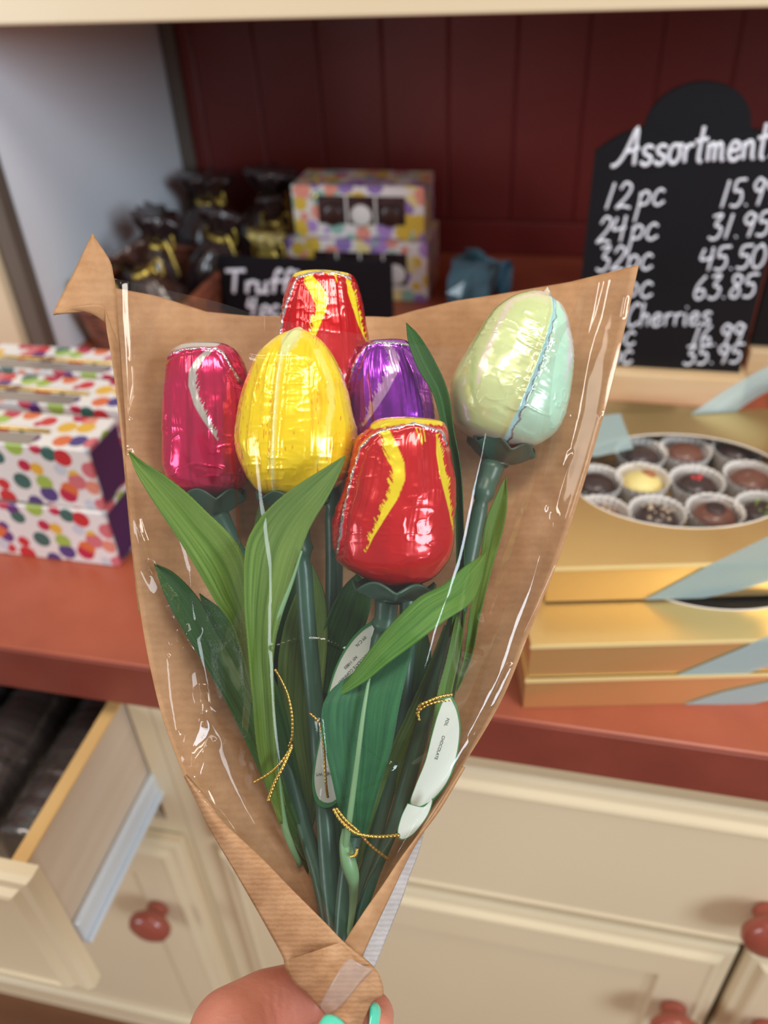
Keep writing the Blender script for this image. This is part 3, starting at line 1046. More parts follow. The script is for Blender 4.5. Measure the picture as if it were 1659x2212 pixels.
# ------------------------------------------------------------------ basket and chocolate bags
bx0, bx1, by0, by1 = -0.612, -0.452, 0.845, 1.09
bk = thing('basket', 'low copper-brown wicker basket in the corner under the bags', 'basket', ((bx0 + bx1) / 2, (by0 + by1) / 2, ZC))


def rrect(x0, x1, y0, y1, r, n=10):
    p = []
    for cx_, cy_, a0_ in ((x1 - r, y1 - r, 0), (x0 + r, y1 - r, 90), (x0 + r, y0 + r, 180), (x1 - r, y0 + r, 270)):
        for k in range(n):
            a = math.radians(a0_ + 90 * k / (n - 1))
            p.append((cx_ + r * math.cos(a), cy_ + r * math.sin(a)))
    return p


m = MB()
lv = 12
for k in range(lv):
    z = ZC + 0.0045 + 0.052 * k / lv
    ins = 0.012 * (1 - k / lv)
    pr = rrect(bx0 + 0.006 + ins, bx1 - 0.006 - ins, by0 + 0.006 + ins, by1 - 0.006 - ins, 0.03, 8)
    pr.append(pr[0])
    m.tube([(a, b, z + 0.0014 * math.sin(i * 2.4 + k * math.pi)) for i, (a, b) in enumerate(pr)], 0.0028, 6, False)
m.box(bx0 + 0.02, bx1 - 0.02, by0 + 0.02, by1 - 0.02, ZC + 0.0005, ZC + 0.006)
m.build('woven_body', M_wicker, bk, smooth=True)
pr = rrect(bx0 + 0.006, bx1 - 0.006, by0 + 0.006, by1 - 0.006, 0.03, 10)
pr.append(pr[0])
MB().tube([(a, b, ZC + 0.060) for a, b in pr], 0.0055, 8, False).build('rim', M_wicker, bk, smooth=True)


def bag(label, c, r, h, mat, tilt, group='tied bags of chocolates in the corner'):
    t = thing('chocolate_bag', label, 'bag', c, group)
    sd = random.randint(0, 99)
    prof = [(r * 0.55, 0.0), (r * 0.92, h * 0.06), (r * 1.0, h * 0.25), (r * 0.93, h * 0.42), (r * 0.62, h * 0.58), (r * 0.26, h * 0.68), (r * 0.22, h * 0.72),
            (r * 0.38, h * 0.80), (r * 0.66, h * 0.92), (r * 0.78, h)]
    prof = [tuple(q) for q in catmull(prof, 40)]
    ax = Vector((math.sin(tilt[0]), math.sin(tilt[1]), 1)).normalized()
    # a lumpy bag pinched at the neck
    MB().lathe(prof, c, 40, ax, wob=lambda a, hh: (0.10 * math.sin(a * 2 * math.pi * 3 + sd) + 0.06 * math.sin(a * 2 * math.pi * 5 + hh * 120 + sd)
               + (0.22 * math.sin(a * 2 * math.pi * 9) if hh > h * 0.66 else 0.05 * math.sin(a * 2 * math.pi * 11)))).build('bag_body', mat, t, smooth=True)
    cc = np.array(c) + np.array(ax) * h * 0.70
    a = np.cross(np.array(ax), [0, 1, 0])
    a /= np.linalg.norm(a)
    b = np.cross(np.array(ax), a)
    ring = [cc + r * 0.30 * (math.cos(w) * a + math.sin(w) * b) for w in np.linspace(0, 2 * math.pi, 25)]
    m = MB().tube(ring, 0.0035, 8, False)
    for s in (-1, 1):
        m.tube([cc + r * 0.30 * b * -1 + np.array([s * r * 0.5 * u, -0.004 * u, 0.03 * u - 0.05 * u * u]) for u in np.linspace(0, 1.3, 12)], 0.0026, 6)
        loop = [cc - r * 0.32 * b + np.array([s * (0.006 + 0.016 * math.sin(w)), 0, 0.012 * math.sin(2 * w)]) for w in np.linspace(0, math.pi, 14)]
        m.tube(loop, 0.0024, 6)
    m.build('gold_tie', M_goldrib, t, smooth=True)
    return t


bags = [
    ('dark chocolate bag in the basket, tilted against the white side panel', (-0.572, 0.985, ZC + 0.008), 0.037, 0.140, M_bag, (0.35, 0.0)),
    ('dark chocolate bag with gold tie at the front of the basket', (-0.495, 0.918, ZC + 0.008), 0.038, 0.125, M_bag2, (-0.35, -0.1)),
    ('cream bag with gold tie at the front left of the basket', (-0.572, 0.895, ZC + 0.008), 0.029, 0.085, M_bagcream, (-0.1, -0.2)),
    ('dark chocolate bag with bright tie at the rear of the basket', (-0.498, 1.035, ZC + 0.008), 0.034, 0.125, M_bag, (0.3, 0.1)),
    ('dark chocolate bag standing against the red back, left of the floral boxes', (-0.560, 1.195, ZC + 0.0005), 0.047, 0.135, M_bag2, (0.1, 0.0)),
    ('grey-brown bag with white neck standing between basket and floral boxes', (-0.462, 1.200, ZC + 0.0005), 0.047, 0.142, M_bag, (0.15, 0.0)),
    ('cream bag with dark base just left of the Truffles sign', (-0.418, 1.045, ZC + 0.0005), 0.030, 0.105, M_bagcream, (0.2, -0.1)),
    ('brown bag with gold tie tucked beside the floral boxes', (-0.410, 1.125, ZC + 0.0005), 0.022, 0.125, M_bag2, (-0.1, 0.0)),
]
for b_ in bags:
    bag(*b_)


def pouch(label, c, r, h, sd):
    prof = [(r * 0.9, 0), (r * 1.0, h * 0.3), (r * 0.9, h * 0.6), (r * 0.75, h * 0.85), (r * 0.8, h), (r * 0.6, h * 0.9), (r * 0.4, h * 0.5)]
    o_ = MB().lathe(prof, c, 11, (0.12, 0, 1), wob=lambda a, hh: 0.30 * math.sin(a * 2 * math.pi * 3 + sd) * (0.4 + hh / h) + 0.12 * math.sin(a * 31 + hh * 60)).build(
        'cellophane_pouch', M_bluebag)
    tag(o_, label, 'bag', 'blue cellophane pouches')


pouch('crumpled blue cellophane pouch on the counter right of the floral boxes', (-0.128, 1.075, ZC + 0.0005), 0.032, 0.066, 1.0)
pouch('tiny blue cellophane pouch just left of the green and white tulip', (-0.085, 1.12, ZC + 0.0005), 0.012, 0.042, 2.0)


# ================================================================== the bouquet
def poly_extent(poly, B, T, nt):
    """left and right extents of an outline along the axis from B to T"""
    p = np.asarray(poly, float)
    B, T = np.array(B, float), np.array(T, float)
    L = np.linalg.norm(T - B)
    e = (T - B) / L
    s = np.array([-e[1], e[0]])               # points right when e points up the picture
    q = p - B
    tt, ss = q @ e, q @ s
    k = catmull(np.vstack([np.stack([ss, tt], 1), [[ss[0], tt[0]]]]), 900)
    ss, tt = k[:, 0], k[:, 1]
    t0, t1 = tt.min(), tt.max()
    w = np.linspace(0, math.pi, nt)
    lev = t0 + (t1 - t0) * (0.5 - 0.5 * np.cos(w))
    lo, hi = np.zeros(nt), np.zeros(nt)
    for i, lv_ in enumerate(lev):
        lv2 = min(max(lv_, t0 + 0.15), t1 - 0.15)
        a, b = tt[:-1] - lv2, tt[1:] - lv2
        idx = np.where(a * b <= 0)[0]
        xs_ = ss[idx] + (ss[idx + 1] - ss[idx]) * (-a[idx] / (b[idx] - a[idx] + 1e-12))
        lo[i], hi[i] = xs_.min(), xs_.max()
    lo[0] = hi[0] = (lo[0] + hi[0]) / 2
    lo[-1] = hi[-1] = (lo[-1] + hi[-1]) / 2
    return B, e, s, lev, lo, hi, t0, t1


def bloom(name, poly, B, T, depth, paint, mat, parent, thick=0.82, nt=230, nf=210, nb=50, sq=0.86):
    """a foil wrapped chocolate bloom, fitted to an outline; paint(px, py, s, t, front) -> rgb, metal, height"""
    B, e, s, lev, lo, hi, t0, t1 = poly_extent(poly, B, T, nt)
    phi = np.concatenate([np.linspace(0, math.pi, nf, endpoint=False), np.linspace(math.pi, 2 * math.pi, nb, endpoint=False)])
    cs, sn = np.cos(phi), np.sin(phi)
    # gently squared section
    cs = np.sign(cs) * np.abs(cs) ** sq
    sn = np.sign(sn) * np.abs(sn) ** sq
    c, hw = (lo + hi) / 2, (hi - lo) / 2
    ker = np.ones(25) / 25
    hd = np.convolve(np.pad(hw, 12, mode='edge'), ker, mode='valid')
    hd = np.minimum(hd, hw * 1.05)
    sx = c[:, None] - hw[:, None] * cs[None, :]      # phi 0 at the left, going round the front
    px = B[0] + e[0] * lev[:, None] + s[0] * sx
    py = B[1] + e[1] * lev[:, None] + s[1] * sx
    mpp = depth / FPX
    dz = -hd[:, None] * thick * sn[None, :] * mpp
    S_ = -np.broadcast_to(cs[None, :], px.shape)
    T_ = np.broadcast_to(((lev - t0) / (t1 - t0))[:, None], px.shape)
    front = np.broadcast_to(sn[None, :], px.shape)
    rgb, metal, hgt = paint(px, py, S_, T_, front)
    X = np.stack([(px - CX) * mpp, (py - CY) * mpp, depth + dz], -1)
    # push along an approximate outward normal
    nrm = np.stack([s[0] * S_, s[1] * S_, -front * 1.0], -1)
    tfade = np.sin(np.pi * np.clip((lev - t0) / (t1 - t0), 0, 1)) ** 0.5
    nrm /= np.linalg.norm(nrm, axis=-1, keepdims=True) + 1e-9
    X = X + nrm * (hgt * tfade[:, None])[..., None]
    V = (CAM + X.reshape(-1, 3) @ ROT)
    col = np.concatenate([rgb.reshape(-1, 3), metal.reshape(-1, 1)], 1)
    return mesh(name, V, grid_faces(nt, nf + nb, True), mat, parent, color=col)


def mix(a, b, m):
    return a * (1 - m[..., None]) + b * m[..., None]


def full(px, c):
    return np.ones(px.shape + (3,)) * c


def feather(px, py, seed, ang, fine=3.2, long_=26.0):
    ca, sa = math.cos(ang), math.sin(ang)
    u, v = px * ca + py * sa, -px * sa + py * ca
    return 0.6 * vnoise(u / long_, v / fine, seed) + 0.4 * vnoise(u / (long_ * .5), v / (fine * .6), seed + 1)


def flutes(S_, T_, seed, n=16, amp=0.00022):
    return amp * (vnoise(S_ * n, T_ * 2.0, seed) + 0.6 * vnoise(S_ * n * 2.2, T_ * 3.0, seed + 3))


def ridged(u, v, seed, k=3):
    return (1 - np.abs(vnoise(u, v, seed))) ** k


def dents(px, py, seed, amp=0.0003):
    return amp * (vnoise(px / 45, py / 45, seed) + 0.35 * vnoise(px / 20, py / 26, seed + 1) + 0.08 * vnoise(px / 9, py / 9, seed + 2))


SILVER = lin(206, 206, 212)


def seam_marks(px, py, rgb, metal, hgt, line, w=2.4, seed=3, ridge=0.0007):
    d = stripe(px, py, [(x, y, 0.0) for x, y in line]) + 1.4 * vnoise(px / 7, py / 7, seed)
    m = sstep(w + 1.2, w - 1.0, d)
    rgb = mix(rgb, full(px, SILVER), m)
    metal = metal * (1 - m) + 0.95 * m
    hgt = hgt + ridge * np.exp(-(d / 3.2) ** 2) + 0.0003 * m * vnoise(px / 3, py / 3, seed + 4)
    hgt = hgt - 0.0006 * np.exp(-((d - 9) / 4.5) ** 2)
    return rgb, metal, hgt


def paint_red(st1, st2, rim, seam, rimband, marks, seed):
    red, dred, yel = lin(200, 0, 14), lin(150, 2, 16), lin(242, 214, 30)

    def f(px, py, S_, T_, fr):
        rgb = full(px, red)
        k = sstep(-0.2, 0.8, vnoise(S_ * 7, T_ * 3, seed + 9)) * 0.35
        rgb = mix(rgb, full(px, dred), k)
        for st, sd, amp in ((st1, -1, 15), (st2, 1, 10)):
            # hairs sweep upward and outward from one edge of the flame
            hair = np.clip(feather(px, py, seed, 1.05 if sd < 0 else 2.1, 2.0, 40.0), -0.75, 0.15)
            d = stripe(px, py, st) + amp * hair * (side_of(px, py, st) == sd) * sstep(0, 4, px * 0 + st[2][2])
            rgb = mix(rgb, full(px, yel), sstep(1.0, -1.0, d))
        for mk in marks:
            d = stripe(px, py, mk) + 1.0 * vnoise(px / 4, py / 10, seed)
            rgb = mix(rgb, full(px, yel), sstep(0.8, -0.8, d))
        d = stripe(px, py, rim)
        rgb = mix(rgb, full(px, yel), sstep(2, -2, d + 3 * feather(px, py, seed + 5, 0.9)))
        if rimband is not None:
            d = stripe(px, py, rimband) + 2 * vnoise(px / 6, py / 6, seed)
            rgb = mix(rgb, full(px, yel), sstep(1.5, -1.5, d))
        metal = np.full(px.shape, 0.30)
        h = flutes(S_, T_, seed, 13, 0.00014) * sstep(0.1, 0.7, T_) + dents(px, py, seed, 0.00034)
        h = h + 0.00042 * ridged(S_ * 6.5, T_ * 1.3, seed + 40, 4) * sstep(0.30, 0.80, T_)
        h = h + 0.00022 * ridged(px / 26, py / 13, seed + 41, 5) * sstep(0.2, 0.6, vnoise(px / 60, py / 60, seed + 42) + 0.3)
        h = h + 0.00045 * ridged(px / 24, py / 9, seed + 43, 3) * sstep(-0.72, -0.86, S_)
        h = h + 0.00030 * ridged(px / 16, py / 9, seed + 44, 3) * sstep(0.12, 0.02, T_)
        return seam_marks(px, py, rgb, metal, h, seam, 2.2, seed)
    return f


def paint_metal(base, dark, light, st, rim, seam, seed, metal0=0.85, shine=None):
    def f(px, py, S_, T_, fr):
        rgb = full(px, base)
        k = sstep(0.0, 0.9, vnoise(S_ * 12, T_ * 2.0, seed + 9)) * 0.45
        rgb = mix(rgb, full(px, dark), k)
        for s_, ang, amp in st:
            hair = np.clip(feather(px, py, seed, 1.05 if ang < 0 else 2.1, 2.0, 36.0), -0.75, 0.15)
            d = stripe(px, py, s_) + 2.0 * amp * hair * (side_of(px, py, s_) == (-1 if ang < 0 else 1))
            rgb = mix(rgb, full(px, light), sstep(1.2, -1.2, d))
        for rm in rim:
            rgb = mix(rgb, full(px, light), sstep(1.6, -1.6, stripe(px, py, rm)))
        metal = np.full(px.shape, metal0)
        h = flutes(S_, T_, seed, 11, 0.00016) * sstep(0.1, 0.7, T_) + dents(px, py, seed, 0.00045)
        lean = S_ - 0.35 * (1 - T_)
        h = h + 0.00050 * ridged(lean * 6.5, T_ * 1.2, seed + 40, 4) * sstep(0.25, 0.75, T_)
        h = h + 0.00040 * ridged(px / 34, py / 20, seed + 41, 5) * sstep(0.62, 0.30, T_)
        h = h + 0.00035 * ridged(px / 20, py / 10, seed + 43, 3) * sstep(0.55, 0.75, np.abs(S_)) * 0.6
        return seam_marks(px, py, rgb, metal, h, seam, 2.2, seed)
    return f


def paint_yellow(px, py, S_, T_, fr):
    yel, deep, pale, org = lin(250, 214, 2), lin(240, 182, 4), lin(246, 234, 110), lin(214, 110, 16)
    rgb = full(px, yel)
    k = sstep(0.0, 0.7, 0.6 * vnoise(px / 9, py / 40, 3) + 0.4 * vnoise(px / 5, py / 60, 4)) * sstep(0.15, 0.5, np.abs(S_ + 0.05)) * 0.75
    rgb = mix(rgb, full(px, deep), k)
    fl = sstep(0.62, 0.8, vnoise(px / 2.2, py / 16, 11)) * sstep(0.2, 0.6, vnoise(px / 30, py / 40, 12) + 0.45)
    rgb = mix(rgb, full(px, org), fl * 0.85)
    edge = stripe(px, py, [(690, 770, 6), (715, 830, 7), (722, 880, 7), (712, 950, 4), (690, 1010, 2)])
    rgb = mix(rgb, full(px, pale), sstep(3, -3, edge + 4 * feather(px, py, 6, 1.3)) * 0.8)
    mid = [(641, 712), (620, 760), (612, 840), (608, 930), (603, 1000), (600, 1068)]
    d = stripe(px, py, [(x, y, 0) for x, y in mid])
    rgb = mix(rgb, full(px, lin(248, 240, 150)), sstep(6, 2, d) * 0.8)
    tip = stripe(px, py, [(644, 712, 16), (630, 750, 16), (622, 772, 5)])
    rgb = mix(rgb, full(px, lin(228, 228, 150)), sstep(5, -5, tip + 5 * vnoise(px / 8, py / 8, 5)))
    crease = np.exp(-(d / 45) ** 2)
    h = 0.0016 * np.exp(-(d / 4.5) ** 2) - 0.0007 * np.exp(-((d - 12) / 6) ** 2)
    wr = vnoise(px / 40 + 0.5 * vnoise(px / 20, py / 20, 8), py / 9, 21)
    h = h + 0.00030 * np.clip(wr, -0.2, 1) * sstep(75, 8, d) + 0.00016 * np.clip(vnoise(px / 11, py / 9, 22) - 0.35, 0, 1)
    h = h + 0.00050 * ridged(px / 70 + 0.3 * vnoise(px / 30, py / 30, 81), py / 19, 82, 5) * sstep(85, 6, d) * sstep(0.1, 0.5, vnoise(px / 60, py / 50, 83) + 0.45)
    h = h + 0.00035 * ridged(S_ * 11, T_ * 2.2, 84, 4) * sstep(0.15, 0.45, np.abs(S_))
    h = h + 0.00030 * ridged(px / 15, py / 11, 85, 5) * sstep(0.2, 0.7, vnoise(px / 50, py / 40, 86) + 0.3)
    h = h + flutes(S_, T_, 31, 16, 0.00010) * sstep(20, 60, d) + dents(px, py, 33, 0.00022)
    h = h + 0.0004 * np.clip(vnoise(px / 50, py / 8, 41), 0, 1) * sstep(0.3, 0.1, T_)
    return rgb, np.full(px.shape, 0.18), h


def paint_green(px, py, S_, T_, fr):
    ygr, mint, pink, gr = lin(205, 214, 152), lin(186, 226, 198), lin(226, 204, 192), lin(170, 198, 118)
    seam = [(1184, 630), (1178, 690), (1155, 760), (1131, 822), (1107, 882), (1087, 930), (1074, 966)]
    sy = np.interp(py, [p[1] for p in seam], [p[0] for p in seam])
    rgb = mix(full(px, ygr), full(px, mint), sstep(-4, 4, px - sy))
    for st, c, k in (([(1168, 640, 3), (1100, 660, 5), (1065, 720, 5), (1035, 790, 5), (1022, 840, 2)], pink, 0.85),
                     ([(1200, 660, 4), (1220, 700, 8), (1222, 760, 8), (1205, 830, 3)], lin(216, 206, 214), 0.7),
                     ([(1090, 640, 3), (1040, 700, 4), (1018, 770, 4), (1010, 860, 4)], gr, 0.5)):
        d = stripe(px, py, st) + 5 * feather(px, py, 17, 1.2)
        rgb = mix(rgb, full(px, c), sstep(4, -4, d) * k)
    tipm = np.exp(-(np.hypot(px - 1178, py - 630) / 28) ** 2)
    rgb = mix(rgb, full(px, lin(220, 198, 184)), np.clip(tipm, 0, 1) * 0.8)
    rgb = mix(rgb, full(px, lin(198, 178, 170)), sstep(0.09, 0.02, T_) * 0.8)
    d = stripe(px, py, [(x, y, 0) for x, y in seam])
    side = sstep(-2, 6, px - sy)
    rgb = mix(rgb, full(px, lin(170, 222, 232)), sstep(11, 7, d) * side)
    zig = np.abs(px - (sy + 12 + 3 * np.sin(py / 5.0)) + 1.5 * vnoise(px / 4, py / 4, 2))
    m = sstep(3.2, 1.2, zig) * sstep(660, 720, py)
    rgb = mix(rgb, full(px, lin(170, 190, 206)), m)
    metal = 0.15 + 0.7 * m
    h = 0.0012 * np.exp(-(d / 5) ** 2) - 0.0006 * np.exp(-(np.abs(px - sy - 14) / 4) ** 2)
    c_, s_ = math.cos(0.45), math.sin(0.45)
    u, v = px * c_ + py * s_, -px * s_ + py * c_
    wr = vnoise(u / 46 + 0.4 * vnoise(u / 20, v / 20, 8), v / 10, 51)
    h = h + 0.00022 * np.clip(wr, -0.3, 1) * sstep(110, 5, d) + dents(px, py, 53, 0.00030)
    h = h + 0.00060 * ridged(u / 75 + 0.3 * vnoise(u / 30, v / 30, 87), v / 19, 88, 5) * sstep(125, 8, d) * sstep(0.05, 0.5, vnoise(px / 70, py / 55, 89) + 0.5)
    h = h + 0.00030 * ridged(px / 17, py / 13, 90, 5) * sstep(0.2, 0.7, vnoise(px / 50, py / 40, 91) + 0.35)
    h = h + 0.00016 * np.clip(vnoise(u / 12, v / 9, 55) - 0.3, 0, 1)
    return rgb, metal, h


BLOOMS = {}
BLOOMS['front_red'] = dict(
    poly=[(868, 900), (946, 909), (964, 922), (971, 958), (979, 1012), (986, 1077), (982, 1139), (975, 1193), (961, 1222), (932, 1251), (881, 1269),
          (850, 1268), (816, 1262), (773, 1240), (736, 1218), (722, 1189), (718, 1139), (727, 1102), (744, 1048), (758, 987), (766, 951), (789, 930), (816, 907)],
    B=(849, 1268), T=(870, 902), depth=0.308,
    paint=paint_red([(834, 943, 9), (845, 975, 13), (858, 1010, 14), (860, 1040, 12), (848, 1075, 10), (826, 1115, 7), (806, 1155, 3), (794, 1184, 0.6)],
                    [(941, 945, 3), (944, 985, 7), (950, 1025, 8), (958, 1060, 6), (967, 1100, 3.5), (977, 1150, 0.8)],
                    [(812, 922, 10), (868, 911, 12), (930, 914, 10), (948, 918, 6)],
                    [(733, 1192), (740, 1155), (750, 1090), (765, 1030), (782, 972), (800, 953), (822, 938), (860, 930), (892, 922), (925, 931), (950, 938), (960, 962)],
                    [(736, 1222, 5), (760, 1240, 8), (800, 1258, 5)],
                    [[(896, 932, 1.5), (906, 965, 0.6)], [(904, 935, 1.2), (909, 975, 0.4)], [(912, 935, 1.0), (914, 960, 0.4)]], 3))
BLOOMS['back_red'] = dict(
    poly=[(640, 592), (690, 587), (752, 596), (768, 605), (779, 640), (788, 685), (797, 735), (803, 790), (800, 850), (790, 890), (760, 920), (700, 932), (650, 920),
          (612, 880), (600, 820), (601, 770), (605, 725), (610, 670), (619, 632), (628, 605)],
    B=(702, 932), T=(692, 588), depth=0.352,
    paint=paint_red([(672, 612, 6), (688, 640, 12), (702, 662, 11), (698, 690, 11), (690, 718, 8), (678, 760, 4), (672, 790, 0.6)],
                    [(753, 618, 3), (760, 645, 7), (768, 675, 6), (780, 715, 4), (792, 745, 1)],
                    [(640, 600, 9), (690, 596, 9), (745, 602, 9)],
                    [(610, 740), (622, 690), (634, 650), (640, 628), (648, 614), (680, 606), (705, 602), (735, 606), (758, 614)], None,
                    [[(728, 612, 1.2), (732, 628, .4)]], 13))
PINK, PINKD, WHT = lin(226, 24, 92), lin(158, 12, 58), lin(222, 214, 206)
BLOOMS['pink'] = dict(
    poly=[(425, 743), (460, 741), (488, 744), (514, 762), (530, 795), (538, 840), (545, 900), (546, 970), (540, 1020), (527, 1050), (500, 1069), (450, 1077), (405, 1070),
          (372, 1045), (357, 1005), (353, 940), (354, 870), (358, 815), (364, 780), (372, 762), (395, 747)],
    B=(452, 1076), T=(452, 742), depth=0.344,
    paint=paint_metal(PINK, PINKD, WHT,
                      [([(462, 770, 4), (447, 790, 7), (434, 815, 8), (433, 845, 8), (444, 880, 8), (462, 915, 6), (478, 940, 4), (487, 958, 1)], 0.8, 5),
                       ([(361, 800, 3), (357, 850, 3), (355, 880, 1)], 1.0, 2)],
                      [[(374, 758, 9), (400, 752, 11), (430, 748, 12), (472, 748, 11)]],
                      [(368, 778), (390, 769), (420, 765), (455, 762), (478, 763), (492, 775), (508, 803), (524, 830)], 23, 0.62))
VIO, VIOD, LIL = lin(168, 56, 206), lin(84, 20, 124), lin(226, 172, 232)
BLOOMS['purple'] = dict(
    poly=[(789, 741), (834, 736), (881, 739), (906, 777), (925, 815), (936, 868), (940, 920), (942, 980), (934, 1030), (905, 1066), (860, 1078), (805, 1070), (768, 1040),
          (752, 990), (748, 920), (750, 850), (758, 800), (774, 762)],
    B=(852, 1077), T=(836, 737), depth=0.340,
    paint=paint_metal(VIO, VIOD, LIL,
                      [([(838, 756, 7), (852, 785, 10), (848, 812, 11), (830, 850, 10), (806, 890, 8), (786, 925, 3)], -0.8, 7)],
                      [], [(754, 842), (764, 805), (776, 775), (792, 755), (812, 748), (850, 750), (880, 752), (898, 768)], 33, 0.85))
BLOOMS['yellow'] = dict(
    poly=[(640, 708), (648, 706), (660, 714), (682, 726), (703, 745), (722, 772), (743, 820), (760, 885), (771, 935), (768, 990), (752, 1028), (725, 1053), (690, 1068),
          (640, 1075), (600, 1074), (558, 1061), (528, 1018), (510, 965), (514, 907), (528, 840), (545, 791), (568, 755), (602, 726), (622, 716)],
    B=(632, 1076), T=(645, 706), depth=0.318, paint=paint_yellow)
BLOOMS['green'] = dict(
    poly=[(1183, 619), (1188, 635), (1196, 648), (1214, 664), (1228, 704), (1235, 761), (1232, 834), (1221, 888), (1201, 931), (1167, 958), (1134, 968), (1100, 968), (1067, 963),
          (1017, 946), (987, 922), (977, 894), (972, 848), (980, 807), (1017, 741), (1060, 677), (1101, 644), (1141, 630), (1172, 630)],
    B=(1082, 967), T=(1170, 632), depth=0.345, paint=paint_green)


def calyx(parent, B, T, depth, r_top, r_neck, drop, seed, up=0.0, frac=(0.2, 0.55, 0.85)):
    """scalloped green cup under a bloom; sizes in pixels at its depth"""
    B, T = np.array(B, float), np.array(T, float)
    e = (T - B) / np.linalg.norm(T - B)
    s = np.array([-e[1], e[0]])
    mpp = depth / FPX
    n, rows_ = 72, 26
    V = []
    for i in range(rows_):
        u = i / (rows_ - 1)
        for k in range(n):
            a = 2 * math.pi * k / n
            sc = 0.5 + 0.5 * math.cos(a * 6 + seed)
            rim = up + 22 * sc ** 0.6
            hh = -drop + u * (drop + rim)
            r = r_neck + (r_top - r_neck) * (max(u - 0.12, 0) / 0.88) ** 0.62
            r = r * (1.0 + (0.05 * (1 - sc) if u > 0.8 else 0))
            x_, d_ = r * math.cos(a), -r * math.sin(a) * 0.82
            q = B + e * hh + s * x_
            V.append(((q[0] - CX) * mpp, (q[1] - CY) * mpp, depth + d_ * mpp))
    V = CAM + np.array(V) @ ROT
    f = grid_faces(rows_, n, True)
    f.append(tuple(range(n)))
    o = mesh('calyx', V, f, M_calyx, parent)
    md = o.modifiers.new('thick', 'SOLIDIFY')
    md.thickness = 0.0010
    md.offset = 1.0
    return o


def stem(parent, pts, name='stem', mat=None, node_at=(), n=90):
    """pts: (px, py, depth, radius px)"""
    q = catmull(np.asarray(pts, float), n)
    W = P(q[:, 0], q[:, 1], q[:, 2])
    r = q[:, 3] * q[:, 2] / FPX
    u = np.linspace(0, 1, n)
    for c in node_at:
        r = r * (1 + 0.30 * np.exp(-((u - c) / 0.012) ** 2) - 0.26 * np.exp(-((u - c - 0.018) / 0.009) ** 2))
    m = MB().tube(W, r, 16)
    return m.build(name, mat or M_stem, parent, smooth=True)


def leaf(parent, A, Bq, dep, mat, fold=0.003, curl=0.0, seed=0, rib=None, name='leaf', n=70, k=17, wave=0.0008):
    """a fabric leaf between two edge lines drawn from base to tip; dep: depths from base to tip"""
    a, b = catmull(A, n), catmull(Bq, n)
    u = np.linspace(0, 1, n)
    v = np.linspace(0, 1, k)
    d = np.interp(u, np.linspace(0, 1, len(dep)), dep)
    px = a[:, 0][:, None] * (1 - v) + b[:, 0][:, None] * v
    py = a[:, 1][:, None] * (1 - v) + b[:, 1][:, None] * v
    w = np.abs(2 * v - 1)
    ends = np.sin(np.pi * np.clip(u * 0.9 + 0.1, 0, 1))[:, None] ** 0.7
    D = d[:, None] - fold * (w[None, :] ** 1.2) * ends - curl * (v[None, :] - 0.5) * ends
    D = D + wave * vnoise(u[:, None] * 5 + 0 * v, v[None, :] * 2 + 0 * u[:, None], seed)
    V = P(px, py, D).reshape(-1, 3)
    uv = np.stack([np.broadcast_to(v[None, :], px.shape), np.broadcast_to(u[:, None], px.shape)], -1).reshape(-1, 2)
    o = mesh(name, V, grid_faces(n, k), mat, parent, uv=uv)
    wl = o.data.uv_layers.new(name='weave')
    li = np.empty(len(o.data.loops), np.int32)
    o.data.loops.foreach_get('vertex_index', li)
    c30, s30 = math.cos(0.5), math.sin(0.5)
    wx, wy = (px * c30 + py * s30) * 0.31 / FPX, (-px * s30 + py * c30) * 0.31 / FPX
    wl.data.foreach_set('uv', np.stack([wx, wy], -1).reshape(-1, 2).astype(np.float32)[li].ravel())
    md = o.modifiers.new('thick', 'SOLIDIFY')
    md.thickness = 0.00035
    if rib:
        q = catmull(rib, 50)
        r = np.linspace(rib[0][3] if len(rib[0]) > 3 else 4, 1.2, 50) if len(rib[0]) < 4 else q[:, 3]
        MB().tube(P(q[:, 0], q[:, 1], q[:, 2]), r * q[:, 2] / FPX, 10).build('midrib', M_rib, o, smooth=True)
    return o


def tulip(key, label, bmat, cal, stem_pts, nodes):
    b = BLOOMS[key]
    base = P(stem_pts[-1][0], stem_pts[-1][1], stem_pts[-1][2])
    t = thing('chocolate_tulip', label, 'flower', base, 'foil wrapped chocolate tulips in the bouquet')
    o = bloom('foil_bloom', b['poly'], b['B'], b['T'], b['depth'], b['paint'], bmat, t)
    calyx(t, b['B'], b['T'], b['depth'], *cal)
    stem(t, stem_pts, node_at=nodes)
    return t


